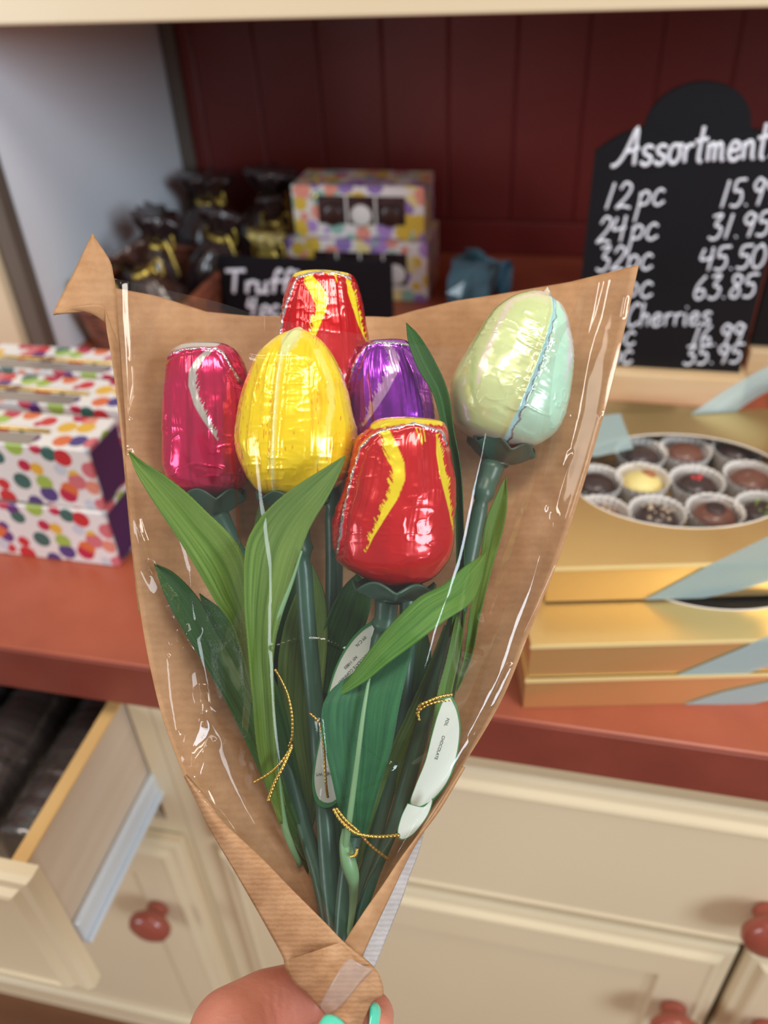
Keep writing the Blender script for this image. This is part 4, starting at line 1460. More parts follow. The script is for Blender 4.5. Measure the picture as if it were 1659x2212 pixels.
t_fr = tulip('front_red', 'red and yellow foil tulip at the front, lowest in the bouquet', M_foil,
             (92, 27, 32, 0.4, -10),
             [(836, 1292, .310, 26), (832, 1340, .311, 24), (822, 1375, .312, 20), (808, 1470, .315, 20), (790, 1600, .318, 20), (770, 1760, .318, 19), (748, 1900, .317, 18),
              (738, 2010, .314, 17), (735, 2120, .310, 16)], (0.075,))
t_gr = tulip('green', 'pale green and white foil tulip at the right of the bouquet', M_foil,
             (74, 27, 36, 1.2, -6),
             [(1066, 1000, .345, 27), (1052, 1040, .344, 24), (1043, 1070, .342, 19), (1028, 1140, .342, 18), (1008, 1240, .342, 18), (985, 1340, .341, 18), (950, 1450, .336, 18),
              (905, 1600, .336, 18), (850, 1790, .332, 17), (790, 1950, .326, 16), (752, 2120, .318, 15)], (0.062,))
t_ye = tulip('yellow', 'yellow foil tulip with pale ridge, left of the centre of the bouquet', M_foil,
             (80, 26, 34, 0.9, -10),
             [(640, 1100, .322, 26), (648, 1150, .323, 22), (655, 1220, .325, 19), (664, 1350, .328, 19), (680, 1520, .330, 19), (698, 1720, .328, 19), (712, 1900, .324, 20), (722, 2010, .320, 17),
              (730, 2120, .315, 15)], (0.09,))
t_pk = tulip('pink', 'hot pink foil tulip with white stripe at the left of the bouquet', M_foil_bright,
             (78, 24, 40, 2.1, -4),
             [(470, 1110, .345, 24), (505, 1180, .345, 18), (530, 1260, .344, 17), (560, 1400, .340, 17), (600, 1560, .340, 17), (650, 1760, .336, 17), (695, 1920, .328, 17), (724, 2120, .318, 15)], (0.10,))
t_pu = tulip('purple', 'shiny purple foil tulip behind the front red one', M_foil_bright,
             (84, 25, 34, 0.2, 0),
             [(868, 1110, .344, 24), (876, 1200, .345, 19), (882, 1320, .346, 19), (874, 1480, .346, 19), (850, 1640, .344, 19), (812, 1820, .336, 18), (765, 1980, .327, 17), (745, 2120, .32, 15)], (0.10,))
t_br = tulip('back_red', 'red and yellow foil tulip at the back, topmost in the bouquet', M_foil,
             (88, 25, 34, 0.7, 0),
             [(712, 960, .354, 24), (718, 1060, .354, 19), (722, 1200, .354, 19), (720, 1400, .352, 19), (722, 1600, .349, 19), (728, 1800, .340, 18), (735, 1980, .328, 17), (740, 2120, .322, 15)], (0.10,))

# leaves (edges run from base to tip)
leaf(t_pk, [(610, 1740), (562, 1600), (540, 1480), (505, 1360), (465, 1300), (425, 1230), (385, 1165), (345, 1105), (310, 1050), (290, 1012), (278, 976)],
     [(616, 1740), (590, 1600), (566, 1450), (548, 1330), (530, 1215), (500, 1160), (450, 1110), (400, 1062), (348, 1022), (306, 996), (279, 975)],
     [.330, .322, .312, .304, .300, .302, .310], M_leaf_olive, 0.003, 0.004, 1)
leaf(t_ye, [(604, 1780), (560, 1640), (545, 1500), (536, 1400), (528, 1300), (530, 1190), (552, 1135), (590, 1090), (640, 1050), (700, 1012), (746, 984)],
     [(610, 1780), (598, 1640), (592, 1500), (590, 1420), (606, 1330), (630, 1260), (650, 1190), (672, 1135), (705, 1080), (733, 1025), (747, 985)],
     [.318, .306, .296, .290, .287, .286, .288], M_leaf_olive, 0.003, -0.003, 2,
     rib=[(648, 1870, .334, 6), (616, 1790, .322, 8), (599, 1690, .312, 8), (586, 1560, .303, 7), (582, 1430, .2955, 6), (600, 1340, .289, 6), (630, 1258, .285, 4), (652, 1190, .2835, 2)])
leaf(t_pk, [(684, 1900), (610, 1780), (548, 1640), (500, 1540), (450, 1450), (410, 1385), (375, 1325), (350, 1272), (333, 1218)],
     [(692, 1900), (648, 1780), (600, 1640), (560, 1540), (510, 1440), (470, 1370), (432, 1298), (378, 1240), (334, 1218)],
     [.338, .334, .330, .328, .328, .330], M_leaf_dark, 0.002, 0.003, 3)
leaf(t_fr, [(752, 1810), (730, 1740), (712, 1660), (696, 1590), (696, 1530), (716, 1490), (760, 1455), (800, 1420)],
     [(790, 1810), (820, 1700), (845, 1620), (862, 1530), (880, 1450), (897, 1385), (890, 1370), (850, 1390)],
     [.312, .304, .300, .298, .297, .299, .300], M_leaf_teal, 0.002, 0.0, 4, rib=[(742, 1860, .306, 8), (756, 1760, .2985, 7), (772, 1640, .2945, 6), (785, 1540, .2935, 5), (800, 1450, .295, 3)])
leaf(t_fr, [(700, 1520), (717, 1502), (749, 1470), (789, 1417), (825, 1370), (862, 1330), (905, 1290), (958, 1262), (1000, 1226), (1036, 1202), (1050, 1190)],
     [(700, 1522), (730, 1506), (790, 1472), (840, 1432), (900, 1388), (960, 1342), (1018, 1302), (1038, 1262), (1046, 1225), (1051, 1192)],
     [.300, .294, .290, .289, .291, .297, .304], M_leaf_fresh, -0.0015, 0.003, 5)
leaf(t_pu, [(935, 1620), (955, 1500), (968, 1400), (985, 1260), (985, 1120), (978, 1000), (955, 920), (935, 850), (902, 795), (882, 740), (877, 697)],
     [(942, 1620), (982, 1500), (998, 1380), (1002, 1240), (1000, 1110), (994, 1010), (980, 930), (968, 850), (942, 785), (906, 725), (878, 697)],
     [.345, .342, .336, .328, .322, .320, .322, .326], M_leaf_dark, 0.002, 0.003, 6)
leaf(t_ye, [(690, 1500), (686, 1430), (696, 1370), (715, 1315), (742, 1268), (770, 1240)],
     [(730, 1500), (745, 1440), (785, 1360), (800, 1310), (800, 1270), (772, 1240)],
     [.346, .343, .340, .338, .338], M_leaf_dark, 0.002, 0.0, 7)
leaf(t_gr, [(975, 1510), (1002, 1420), (1015, 1320), (1035, 1220), (1048, 1130), (1070, 1075), (1092, 1030)],
     [(980, 1510), (1018, 1420), (1036, 1330), (1062, 1230), (1088, 1140), (1096, 1080), (1093, 1030)],
     [.343, .342, .341, .340, .340], M_leaf_fresh, 0.001, 0.002, 8)
leaf(t_gr, [(880, 1830), (905, 1700), (928, 1600), (945, 1500), (965, 1420), (985, 1330)],
     [(900, 1830), (935, 1710), (962, 1600), (975, 1500), (992, 1420), (1008, 1320)],
     [.322, .326, .329, .331, .334], M_leaf_fresh, 0.001, 0.0, 9)
leaf(t_br, [(668, 1920), (635, 1800), (600, 1650), (588, 1520), (592, 1400), (610, 1290), (640, 1210)],
     [(676, 1920), (680, 1800), (672, 1650), (668, 1520), (664, 1400), (656, 1290), (642, 1210)],
     [.350, .350, .348, .346, .346], M_leaf_dark, 0.002, 0.0, 10)
leaf(t_pu, [(800, 1860), (830, 1700), (850, 1600), (870, 1500), (890, 1400), (905, 1330)],
     [(840, 1860), (880, 1700), (905, 1600), (925, 1500), (930, 1400), (908, 1330)],
     [.342, .343, .345, .347, .349], M_leaf_dark, 0.002, 0.0, 11)
leaf(t_br, [(650, 1880), (640, 1760), (640, 1640), (655, 1540), (680, 1470)],
     [(700, 1880), (720, 1760), (730, 1640), (722, 1540), (682, 1470)],
     [.340, .346, .348, .350, .350], M_leaf_dark, 0.002, 0.0, 12)
leaf(t_pk, [(690, 1935), (632, 1820), (565, 1640), (520, 1520), (478, 1420), (448, 1350), (430, 1282)],
     [(699, 1935), (672, 1820), (640, 1640), (612, 1520), (575, 1430), (520, 1350), (433, 1282)],
     [.340, .338, .336, .334, .334, .336], M_leaf_dark, 0.002, 0.0, 13)
leaf(t_ye, [(662, 1820), (645, 1700), (608, 1560), (600, 1450), (612, 1360), (640, 1280), (668, 1215)],
     [(668, 1820), (688, 1700), (690, 1560), (702, 1450), (708, 1360), (700, 1280), (672, 1215)],
     [.342, .342, .341, .340, .340, .340], M_leaf_olive, 0.002, 0.0, 14)
leaf(t_br, [(560, 1300), (548, 1230), (545, 1170), (552, 1120), (562, 1080)], [(610, 1300), (612, 1230), (606, 1170), (590, 1120), (566, 1080)],
     [.349, .348, .347, .346, .346], M_leaf_olive, 0.001, 0.0, 15)
leaf(t_pu, [(760, 1900), (800, 1760), (835, 1640), (880, 1540), (925, 1440), (960, 1350)], [(800, 1900), (850, 1760), (900, 1640), (945, 1540), (965, 1440), (963, 1350)],
     [.335, .338, .340, .342, .343, .344], M_leaf_olive, 0.002, 0.0, 16)
leaf(t_gr, [(720, 1960), (700, 1840), (690, 1740), (700, 1640), (722, 1560)], [(750, 1960), (760, 1840), (768, 1740), (760, 1640), (726, 1560)],
     [.326, .330, .334, .338, .340], M_leaf_dark, 0.001, 0.0, 17)
# small bud-shaped leaf base low on the front stem
stem(t_fr, [(742, 1790, .306, 3), (745, 1820, .3045, 12), (752, 1860, .304, 17), (760, 1888, .305, 16), (764, 1915, .307, 11), (762, 1960, .3095, 8), (752, 2030, .313, 5)], 'leaf_sheath', M_rib, n=30)


# ------------------------------------------------------------------ gift tags and gold cords
def text_mesh(body, size):
    cu = bpy.data.curves.new('lettering', 'FONT')
    cu.body = body
    cu.size = size
    cu.align_x = 'CENTER'
    cu.align_y = 'CENTER'
    cu.space_line = 1.15
    ob = bpy.data.objects.new('lettering_source', cu)
    COL.objects.link(ob)
    dg = bpy.context.evaluated_depsgraph_get()
    me = bpy.data.meshes.new_from_object(ob.evaluated_get(dg))
    v = np.array([q.co[:] for q in me.vertices]) if len(me.vertices) else np.zeros((0, 3))
    f = [tuple(p.vertices) for p in me.polygons]
    bpy.data.objects.remove(ob)
    bpy.data.meshes.remove(me)
    bpy.data.curves.remove(cu)
    return v, f


def card(label, out, border_w, dep, texts, group='gift tags tied to the stems'):
    """out: outline px points; dep: (d0, ddx, ddy) plane of the card in px slopes about its centre"""
    q = catmull(np.vstack([out, out[:1]]), 90)[:-1]
    c = q.mean(0)

    def dd(x, y):
        return dep[0] + dep[1] * (x - c[0]) + dep[2] * (y - c[1])
    t = thing('gift_tag', label, 'tag', P(c[0], c[1], dd(c[0], c[1])), group)
    inner = c + (q - c) * (1 - border_w)
    n = len(q)
    F = P(q[:, 0], q[:, 1], dd(q[:, 0], q[:, 1]))
    I = P(inner[:, 0], inner[:, 1], dd(inner[:, 0], inner[:, 1]))
    I2 = P(inner[:, 0], inner[:, 1], dd(inner[:, 0], inner[:, 1]) - 0.00012)
    Bk = P(q[:, 0], q[:, 1], dd(q[:, 0], q[:, 1]) + 0.0004)
    mesh('card', np.vstack([F, Bk]), [tuple(range(n)), tuple(range(2 * n - 1, n - 1, -1))] + [(k, k + n, (k + 1) % n + n, (k + 1) % n) for k in range(n)], M_card, t, smooth=False)
    F2 = P(q[:, 0], q[:, 1], dd(q[:, 0], q[:, 1]) - 0.00012)
    mesh('border', np.vstack([F2, I2]), [(k, (k + 1) % n, (k + 1) % n + n, k + n) for k in range(n)], M_cardgreen, t, smooth=False)
    for body, size, x, y, ang in texts:
        v, f = text_mesh(body, size)
        ca, sa = math.cos(ang), math.sin(ang)
        X = x + v[:, 0] * ca + v[:, 1] * sa
        Y = y + v[:, 0] * sa - v[:, 1] * ca
        mesh('printed_text', P(X, Y, dd(X, Y) - 0.0002), f, M_ink, t, smooth=False)
    return t


def gold_cord(parent, pts, r=4.0, name='gold_cord'):
    p = np.asarray(pts, float)
    L = np.sum(np.linalg.norm(np.diff(p[:, :2], axis=0), axis=1))
    n = int(max(40, L / 1.6))
    q = catmull(p, n)
    rr = r * (0.72 + 0.28 * np.abs(np.sin(np.arange(n) * 1.6 * math.pi / 8.0))) * q[:, 2] / FPX
    return MB().tube(P(q[:, 0], q[:, 1], q[:, 2]), rr, 8).build(name, M_cord, parent, smooth=True)


tg1 = card('white oval gift tag with green border behind the lowest red tulip stem',
           np.array([(842, 1333), (800, 1343), (764, 1374), (734, 1420), (714, 1472), (701, 1530), (690, 1590), (678, 1650), (674, 1695), (682, 1732), (702, 1745), (726, 1735), (760, 1690),
                     (810, 1610), (850, 1530), (880, 1440), (880, 1370), (865, 1343)]),
           0.05, (0.3215, -0.00001, 0.000004),
           [('IM C.N.', 9.5, 779, 1386, math.pi * 0.75), ('NY 11803', 9, 757, 1431, math.pi * 0.75), ('CHOCOLATE COMPANY', 9, 766, 1441, math.pi * 0.75),
            ('NET WT.', 9, 698, 1672, math.pi * 0.98)])
gold_cord(tg1, [(668, 1540, .3085, 1), (682, 1552, .3075, 1), (693, 1570, .307, 1), (700, 1620, .307, 1), (704, 1690, .308, 1), (708, 1722, .312, 1)], 3.2)
gold_cord(tg1, [(720, 1746, .300, 1), (735, 1770, .2985, 1), (757, 1792, .2965, 1), (776, 1802, .2965, 1), (815, 1807, .2985, 1), (862, 1804, .304, 1)], 4.4)
gold_cord(tg1, [(726, 1745, .2995, 1), (748, 1772, .298, 1), (774, 1796, .297, 1), (800, 1826, .300, 1), (838, 1856, .306, 1)], 3.6)
gold_cord(tg1, [(756, 1851, .300, 1), (768, 1846, .300, 1), (772, 1832, .300, 1)], 4.6, 'cord_end')

tg2 = card('white oval gift tag with green border low at the right of the bouquet',
           np.array([(975, 1500), (990, 1535), (995, 1580), (986, 1640), (965, 1695), (930, 1735), (896, 1750), (884, 1738), (896, 1700), (918, 1645), (932, 1590), (946, 1540), (960, 1506)]),
           0.055, (0.316, 0.00001, -0.000010),
           [('FOIL', 9, 965, 1560, 1.9), ('CHOCOLATE', 9, 950, 1615, 1.9)])
tg3 = card('white gift tag lowest at the right edge beside the paper fold',
           np.array([(880, 1735), (915, 1742), (935, 1725), (925, 1760), (895, 1800), (868, 1815), (858, 1800), (866, 1765)]), 0.05, (0.309, 0, 0), [])
gold_cord(tg2, [(978, 1500, .318, 1), (950, 1505, .317, 1), (925, 1515, .316, 1), (906, 1525, .316, 1), (900, 1545, .318, 1)], 4.2)
gold_cord(tg2, [(975, 1512, .318, 1), (945, 1516, .3175, 1), (920, 1524, .317, 1), (904, 1538, .317, 1), (906, 1556, .317, 1)], 3.6)
c4 = thing('tied_string', 'loose gold thread with two ends hanging on the left of the stems', 'cord', P(630, 1605, .302))
gold_cord(c4, [(594, 1445, .300, 1), (608, 1470, .299, 1), (622, 1502, .299, 1), (631, 1545, .300, 1), (631, 1590, .302, 1), (624, 1612, .304, 1)], 3.2, 'loop')
gold_cord(c4, [(632, 1608, .302, 1), (612, 1640, .300, 1), (585, 1668, .300, 1), (549, 1690, .300, 1)], 3.4, 'loose_end')
gold_cord(c4, [(631, 1612, .301, 1), (612, 1655, .299, 1), (593, 1692, .299, 1), (579, 1730, .299, 1)], 4.4, 'loose_end')

# ------------------------------------------------------------------ the kraft paper cone and its cellophane front
wrap = thing('bouquet_wrapper', 'brown kraft paper cone with clear cellophane front, held in the hand', 'wrapping paper', P(745, 2120, .312))

LEFT = catmull([(249, 623), (252, 720), (258, 830), (266, 940), (276, 1060), (288, 1200), (304, 1330), (326, 1450), (354, 1560), (400, 1680), (460, 1800), (530, 1920), (582, 2012),
                (622, 2082), (680, 2150), (712, 2200)], 160)
RIGHT = catmull([(1380, 573), (1352, 700), (1322, 830), (1286, 960), (1250, 1080), (1206, 1210), (1150, 1350), (1085, 1510), (1000, 1655), (912, 1790), (860, 1890), (822, 1980),
                 (802, 2050), (790, 2105), (776, 2150), (760, 2200)], 160)
TOP = np.array([(249, 623), (340, 640), (446, 674), (540, 683), (603, 684), (700, 686), (800, 684), (845, 686), (900, 670), (985, 650), (1067, 638), (1230, 610), (1380, 573)], float)


def paper_depth(u, s):
    """u 0 at the top edge, 1 at the hand; s 0 left, 1 right"""
    edge = 0.357 - 0.051 * u
    back = 0.390 - 0.064 * u
    w = np.abs(2 * s - 1) ** 2.2
    return back * (1 - w) + edge * w


nu, ns = 160, 70
s_ = np.linspace(0, 1, ns)
u_ = np.linspace(0, 1, nu)
pxg = LEFT[:, 0][:, None] * (1 - s_) + RIGHT[:, 0][:, None] * s_
pyg = LEFT[:, 1][:, None] * (1 - s_) + RIGHT[:, 1][:, None] * s_
tx = np.interp(pxg[0], TOP[:, 0], TOP[:, 1]) - pyg[0]
pyg = pyg + tx[None, :] * np.exp(-(u_[:, None] / 0.10) ** 1.2)
D = paper_depth(u_[:, None], s_[None, :]) + 0.0010 * vnoise(pxg / 120, pyg / 160, 5) + 0.0004 * vnoise(pxg / 40, pyg / 50, 6)
uvp = np.stack([pxg, pyg], -1).reshape(-1, 2) * (0.35 / FPX)
o = mesh('kraft_back', P(pxg, pyg, D).reshape(-1, 3), grid_faces(nu, ns), M_kraft, wrap, uv=uvp)
o.modifiers.new('thick', 'SOLIDIFY').thickness = 0.0003


def patch(name, A, Bq, dA, dB, mat, n=60, k=16, bulge=0.0, noise=0.0003, seed=1, scale=None):
    a, b = catmull(A, n), catmull(Bq, n)
    v = np.linspace(0, 1, k)
    u = np.linspace(0, 1, n)
    px = a[:, 0][:, None] * (1 - v) + b[:, 0][:, None] * v
    py = a[:, 1][:, None] * (1 - v) + b[:, 1][:, None] * v
    da = np.interp(u, np.linspace(0, 1, len(dA)), dA)
    db = np.interp(u, np.linspace(0, 1, len(dB)), dB)
    d = da[:, None] * (1 - v) + db[:, None] * v - bulge * np.sin(np.pi * v)[None, :]
    d = d + noise * vnoise(px / 30, py / 30, seed)
    uv = np.stack([px, py], -1).reshape(-1, 2) * (0.33 / FPX)
    o = mesh(name, P(px, py, d).reshape(-1, 3), grid_faces(n, k), mat, wrap, uv=uv)
    o.modifiers.new('thick', 'SOLIDIFY').thickness = 0.0003
    return o


# torn corner folded outward at the upper left, running down as the folded left edge
patch('folded_corner', [(200, 506), (158, 592), (115, 678), (140, 667), (172, 661), (222, 661), (229, 704), (243, 789), (257, 895), (270, 1020), (283, 1160), (300, 1320)],
      [(201, 507), (212, 525), (228, 548), (240, 570), (245, 595), (250, 625), (256, 720), (263, 820), (270, 920), (280, 1040), (292, 1180), (306, 1330)],
      [.338, .336, .332, .332, .334, .338, .342, .345, .346, .346, .345, .344],
      [.338, .338, .340, .342, .344, .347, .348, .349, .349, .348, .347, .345], M_kraft, 120, 14, 0.0015, 0.0002)
# flap folded over the front from the left
patch('left_flap', [(398, 1676), (430, 1740), (460, 1800), (530, 1920), (582, 2012), (612, 2068), (618, 2092), (640, 2120)],
      [(402, 1674), (446, 1724), (482, 1775), (562, 1850), (640, 1930), (700, 1990), (745, 2036), (800, 2082)],
      [.318, .314, .310, .304, .300, .298, .297, .296], [.317, .311, .305, .298, .292, .289, .288, .2875], M_kraft_rib, 70, 18, 0.002, 0.0003, 2)
# flap from the right, its pale reverse showing at the outer edge
patch('right_flap', [(1000, 1655), (940, 1752), (912, 1792), (866, 1852), (826, 1912), (784, 1972), (742, 2040), (752, 2062)],
      [(1004, 1657), (950, 1748), (914, 1797), (888, 1840), (862, 1892), (838, 1944), (806, 2012), (782, 2066)],
      [.316, .312, .309, .304, .300, .296, .293, .293], [.317, .313, .311, .307, .304, .300, .297, .2955], M_kraft, 70, 12, 0.001, 0.0003, 3)
patch('reverse_side', [(912, 1797), (886, 1842), (860, 1892), (836, 1944), (806, 2012), (780, 2066), (788, 2076)],
      [(915, 1798), (902, 1845), (884, 1892), (868, 1940), (846, 1996), (818, 2066), (808, 2090)],
      [.312, .308, .305, .301, .298, .297, .297], [.314, .312, .310, .307, .304, .301, .300], M_kraft_back, 60, 10, 0.0, 0.0003, 4)
# the rolled tip gripped by the hand
patch('rolled_tip', [(614, 2076), (622, 2100), (640, 2126), (664, 2146), (690, 2176), (704, 2196), (712, 2240)],
      [(738, 2034), (776, 2060), (806, 2088), (820, 2108), (827, 2146), (802, 2166), (770, 2240)],
      [.2975, .2965, .2955, .2945, .294, .2935, .293], [.2885, .289, .289, .290, .292, .293, .295], M_kraft_rib, 60, 24, 0.006, 0.0007, 5)
patch('clear_tape', [(690, 2172), (718, 2120), (740, 2085), (756, 2070)], [(706, 2196), (740, 2170), (782, 2120), (806, 2096)],
      [.2865, .2835, .2825, .283], [.287, .2845, .284, .2855], M_tape, 24, 8, 0.001, 0.0002, 6)

# cellophane: one wrinkled sheet over the front
FL = catmull([(248, 602), (256, 720), (264, 830), (272, 940), (282, 1060), (294, 1200), (310, 1330), (334, 1450), (362, 1560), (408, 1676), (470, 1770), (556, 1868), (650, 1960), (735, 2045)], 420)
FR = catmull([(1376, 590), (1350, 705), (1320, 835), (1284, 965), (1248, 1082), (1204, 1212), (1148, 1352), (1083, 1512), (998, 1657), (934, 1750), (880, 1830), (830, 1910), (790, 1980), (752, 2045)], 420)
FT = np.array([(248, 602), (300, 612), (350, 624), (420, 640), (470, 652), (520, 668), (565, 684), (640, 698), (700, 708), (780, 722), (880, 742), (1000, 752), (1120, 745),
               (1190, 720), (1228, 690), (1250, 640), (1268, 617), (1320, 604), (1376, 590)], float)
mu_, ms_ = 420, 340
s_ = np.linspace(0, 1, ms_)
u_ = np.linspace(0, 1, mu_)
fx = FL[:, 0][:, None] * (1 - s_) + FR[:, 0][:, None] * s_
fy = FL[:, 1][:, None] * (1 - s_) + FR[:, 1][:, None] * s_
ty = np.interp(fx[0], FT[:, 0], FT[:, 1]) - fy[0]
fy = fy + ty[None, :] * np.exp(-(u_[:, None] / 0.14) ** 1.3)
w = np.abs(2 * s_[None, :] - 1)
edge = 0.351 - 0.056 * u_[:, None]
front = np.interp(u_, [0, 0.08, 0.2, 0.45, 0.7, 0.85, 1.0], [.2875, .286, .284, .2815, .284, .288, .2945])[:, None]
w0 = np.interp(u_, [0, 0.18, 0.40, 0.8, 1.0], [1.0, 1.0, 0.80, 0.74, 0.8])[:, None]
right = (s_[None, :] > 0.5)
wi = np.interp(u_, [0, 0.18, 0.40, 0.8, 1.0], [0.42, 0.42, 0.34, 0.28, 0.2])[:, None]
wi = np.where(right, np.interp(u_, [0, 0.25, 0.40, 0.8, 1.0], [0.48, 0.50, 0.50, 0.40, 0.3])[:, None], wi)
w0 = np.where(right, np.interp(u_, [0, 0.2, 0.45, 0.8, 1.0], [0.87, 0.89, 0.93, 0.95, 0.97])[:, None], w0)
flat = 0.5 + 0.5 * np.cos(np.pi * np.clip((w - wi) / (w0 - wi), 0, 1))
FD = edge * (1 - flat) + front * flat
FD = np.minimum(FD, edge)
FD = FD - np.where(right, 0.022 * np.clip(w - w0, 0, None), 0.0)      # right margin tilted so it does not mirror the window light


def crease(d, pts, amp, width, sharp=1.0):
    """a sharp fold along a line, standing proud of the sheet; slope shaped per side to catch the window light"""
    amp = (0.52 - 0.13 * np.clip((pts[0][0] - 350) / 950.0, 0, 1)) * width * 0.35 / FPX
    q = stripe(fx, fy, [(x, y, 0.0) for x, y in pts])
    return d - amp * (np.sqrt(np.clip(1 - q / width, 0, None) ** 2 + 0.01) - 0.1)


for pts, amp, wd in [
    ([(262, 612), (264, 680), (270, 760), (276, 860), (270, 960)], .0011, 16),
    ([(300, 630), (296, 700), (288, 780)], .0006, 8),
    ([(352, 640), (335, 700), (305, 800), (280, 900)], .0005, 8),
    ([(480, 690), (495, 720), (520, 765), (560, 775), (640, 775)], .0006, 7),
    ([(276, 980), (282, 1060), (292, 1120), (310, 1170), (322, 1230)], .0012, 14),
    ([(322, 1230), (345, 1270), (372, 1300), (382, 1340), (382, 1385)], .0013, 22),
    ([(382, 1385), (400, 1368), (422, 1360)], .0010, 18),
    ([(382, 1385), (408, 1412), (424, 1450), (434, 1500), (436, 1540)], .0012, 18),
    ([(436, 1500), (452, 1520), (480, 1560), (520, 1598)], .0014, 24),
    ([(436, 1540), (430, 1570), (415, 1610), (414, 1655)], .0016, 26),
    ([(414, 1655), (440, 1620), (460, 1604)], .0010, 18),
    ([(525, 1180), (530, 1280), (538, 1400), (545, 1500), (530, 1640)], .0013, 16),
    ([(500, 940), (515, 1040), (522, 1180)], .0006, 9),
    ([(430, 1720), (480, 1770), (500, 1800)], .0008, 11),
    ([(545, 1640), (560, 1700), (655, 1930)], .0006, 10),
    ([(688, 1560), (700, 1700), (660, 1900)], .0008, 12),
    ([(1304, 608), (1288, 680), (1262, 760), (1246, 830), (1236, 895)], .0014, 11),
    ([(1352, 640), (1345, 680)], .0006, 6),
    ([(1296, 900), (1262, 1020), (1230, 1120)], .0006, 9),
    ([(1205, 1230), (1170, 1310), (1140, 1370)], .0006, 9),
    ([(1238, 690), (1205, 790), (1180, 880), (1160, 980), (1130, 1080), (1080, 1220), (1045, 1330)], .0012, 16),
    ([(1160, 980), (1140, 1060), (1110, 1130)], .0006, 8),
    ([(1165, 1085), (1182, 1088), (1196, 1112)], .0012, 13),
    ([(1010, 1410), (1035, 1415)], .0010, 10),
    ([(1230, 980), (1190, 1080), (1150, 1200)], .0006, 9),
    ([(740, 1720), (800, 1690), (880, 1650), (960, 1600)], .0005, 9),
    ([(740, 1560), (790, 1610), (840, 1650)], .0004, 8),
    ([(590, 1400), (650, 1380), (700, 1384), (740, 1400)], .0005, 8),
    ([(365, 1420), (372, 1500), (385, 1580)], .0005, 8),
    ([(1100, 1440), (1060, 1520), (1020, 1590)], .0006, 10),
]:
    FD = crease(FD, pts, amp, wd)
inner = sstep(0.99, 0.90, w)
FD = FD + inner * (0.0016 * vnoise(fx / 150, fy / 300, 61) + 0.0004 * vnoise(fx / 50, fy / 160, 62) + 0.00008 * vnoise(fx / 18, fy / 60, 63))
FD = FD + inner * 0.0008 * np.clip(vnoise(fx / 70 + fy / 300, fy / 190, 64), 0, 1) ** 2
mesh('cellophane', P(fx, fy, FD).reshape(-1, 3), grid_faces(mu_, ms_), M_film, wrap)

# ------------------------------------------------------------------ the hand
person = thing('person', 'person with mint nail polish, one hand gripping the bouquet from below', 'person', P(470, 2800, .28))


def capsule_chain(bm_v, bm_f, pts):
    q = np.asarray(pts, float)
    W = P(q[:, 0], q[:, 1], q[:, 2])
    n = 10 * (len(pts) - 1) + 1
    u = np.linspace(0, len(pts) - 1, n)
    path = np.stack([np.interp(u, range(len(pts)), W[:, k]) for k in range(3)], 1)
    rad = np.interp(u, range(len(pts)), q[:, 3])
    m = MB().tube(path, rad, 20)
    for c, r in ((path[0], rad[0]), (path[-1], rad[-1])):
        bm = bmesh.new()
        bmesh.ops.create_uvsphere(bm, u_segments=20, v_segments=14, radius=r)
        bm.verts.index_update()
        m.add([np.array(v.co) + c for v in bm.verts], [[v.index for v in f.verts] for f in bm.faces])
        bm.free()
    for p_, r_ in zip(W[1:-1], q[1:-1, 3]):
        bm = bmesh.new()
        bmesh.ops.create_uvsphere(bm, u_segments=20, v_segments=14, radius=r_)
        bm.verts.index_update()
        m.add([np.array(v.co) + p_ for v in bm.verts], [[v.index for v in f.verts] for f in bm.faces])
        bm.free()
    k = len(bm_v)
    bm_v += m.v
    bm_f += [tuple(i + k for i in f) for f in m.f]


HV, HF = [], []
# forearm, palm
capsule_chain(HV, HF, [(330, 3500, .235, .036), (390, 3000, .25, .029), (420, 2780, .262, .027)])
capsule_chain(HV, HF, [(420, 2760, .265, .026), (470, 2540, .285, .022), (492, 2275, .302, .0175)])
capsule_chain(HV, HF, [(430, 2740, .268, .025), (500, 2560, .29, .022), (505, 2380, .306, .019)])
capsule_chain(HV, HF, [(450, 2740, .27, .024), (530, 2640, .295, .022), (540, 2500, .31, .018)])
capsule_chain(HV, HF, [(460, 2760, .272, .022), (560, 2700, .297, .020), (570, 2590, .31, .016)])
# index finger behind the paper, its tip coming round at the right
capsule_chain(HV, HF, [(500, 2232, .306, .0165), (575, 2176, .322, .0140), (668, 2140, .336, .0118), (752, 2158, .332, .0100), (806, 2192, .318, .0086), (806, 2222, .308, .0078)])
# middle, ring, little
capsule_chain(HV, HF, [(510, 2380, .308, .0155), (680, 2318, .342, .0115), (780, 2310, .338, .010), (818, 2345, .316, .0085), (812, 2360, .308, .0078)])
capsule_chain(HV, HF, [(545, 2500, .312, .015), (700, 2470, .342, .011), (790, 2460, .336, .0095), (818, 2490, .314, .008)])
capsule_chain(HV, HF, [(575, 2590, .312, .0135), (710, 2600, .338, .0095), (780, 2590, .330, .0082), (800, 2615, .314, .007)])
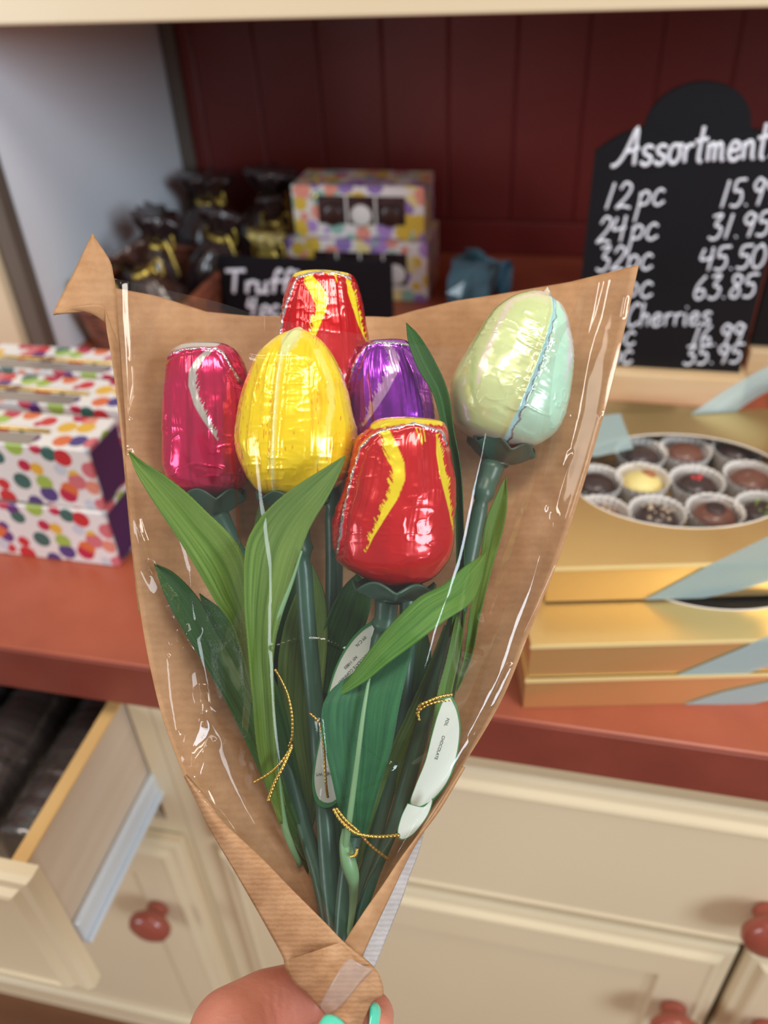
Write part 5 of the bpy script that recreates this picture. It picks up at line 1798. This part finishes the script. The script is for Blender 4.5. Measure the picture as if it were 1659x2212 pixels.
# thumb across the front
capsule_chain(HV, HF, [(500, 2560, .272, .0185), (560, 2430, .264, .0150), (640, 2350, .264, .0115), (692, 2284, .270, .0098), (714, 2254, .2755, .0084)])
src = MB().add(HV, HF).build('hand_source', M_skin)
md = src.modifiers.new('skin', 'REMESH')
md.mode = 'VOXEL'
md.voxel_size = 0.0014
md2 = src.modifiers.new('soft', 'SMOOTH')
md2.factor = 0.6
md2.iterations = 14
dg = bpy.context.evaluated_depsgraph_get()
me = bpy.data.meshes.new_from_object(src.evaluated_get(dg))
base_l = np.array(src.location)
v = np.array([q.co[:] for q in me.vertices]) + base_l
f = [tuple(p.vertices) for p in me.polygons]
bpy.data.objects.remove(src)
# skin creases by the first finger joint
cam_v = (v - CAM) @ ROT.T
vx = cam_v[:, 0] / cam_v[:, 2] * FPX + CX
vy = cam_v[:, 1] / cam_v[:, 2] * FPX + CY
dent = np.zeros(len(v))
for pts, a, wd in [([(592, 2128), (588, 2160), (600, 2200)], .0006, 5), ([(575, 2140), (570, 2176), (580, 2212)], .0004, 4), ([(612, 2140), (606, 2172), (612, 2206)], .0004, 4),
                   ([(470, 2130), (450, 2160), (436, 2200)], .0003, 4), ([(500, 2120), (486, 2150)], .0003, 4)]:
    dent += a * np.exp(-(stripe(vx, vy, [(x, y, 0) for x, y in pts]) / wd) ** 2)
dent += 0.00012 * np.clip(vnoise(vx / 6, vy / 6, 71), -1, 0)
dirs = (v - CAM) / np.linalg.norm(v - CAM, axis=1)[:, None]
v = v + dirs * dent[:, None]
mesh('hand', v, f, M_skin, person)


def nail(c, ax, side, L, Wd, up):
    """a curved nail plate: centre, finger direction, sideways direction (world)"""
    ax, side = np.array(ax), np.array(side)
    nrm = np.cross(ax, side)
    nrm /= np.linalg.norm(nrm)
    if np.dot(nrm, up) < 0:
        nrm = -nrm
    V = []
    for i in range(14):
        t_ = i / 13
        wl = Wd * (0.86 + 0.14 * math.sin(t_ * math.pi)) * (1.0 if t_ < 0.8 else math.sqrt(max(0.05, 1 - ((t_ - 0.8) / 0.22) ** 2)))
        for k in range(11):
            a = (k / 10 - 0.5) * 1.9
            V.append(c + ax * (t_ - 0.5) * L + side * wl * math.sin(a) / math.sin(0.95) + nrm * (wl * 0.9 * (math.cos(a) - 0.75)) + nrm * 0.0006 * math.sin(t_ * math.pi))
    o = mesh('fingernail', np.array(V), grid_faces(14, 11), M_nail, person)
    md_ = o.modifiers.new('thick', 'SOLIDIFY')
    md_.thickness = 0.0008
    o['label'] = 'mint green polished nail'


rt, dn, fw = S((1, 0, 0)), S((0, 1, 0)), S((0, 0, 1))
# thumb nail
axd = P(718, 2228, .268) - P(692, 2284, .263)
axd /= np.linalg.norm(axd)
nail(P(714, 2241, .2672), axd, np.cross(axd, -fw) / np.linalg.norm(np.cross(axd, -fw)), 0.0125, 0.0055, -fw)
# nail of the index finger coming round the right side
axd = P(813, 2176, .306) - P(808, 2236, .300)
axd /= np.linalg.norm(axd)
upv = rt * 0.85 - fw * 0.5
upv /= np.linalg.norm(upv)
nail(P(811, 2206, .3045), axd, np.cross(axd, upv), 0.0120, 0.0052, upv)
# glittery ring on the thumb side
rc = P(664, 2200, .318)
ra = P(700, 2176, .330) - P(620, 2190, .318)
ra /= np.linalg.norm(ra)
rb = np.cross(ra, -fw)
rb /= np.linalg.norm(rb)
rn = np.cross(ra, rb)
ringp = [P(664, 2160, .3355) + 0.0128 * (math.cos(a) * rb + math.sin(a) * rn) for a in np.linspace(0, 2 * math.pi, 61)]
MB().tube(ringp, [0.0017 + 0.0005 * abs(math.sin(i * 1.3)) for i in range(61)], 10, False).build('ring', M_ring, person, smooth=True)
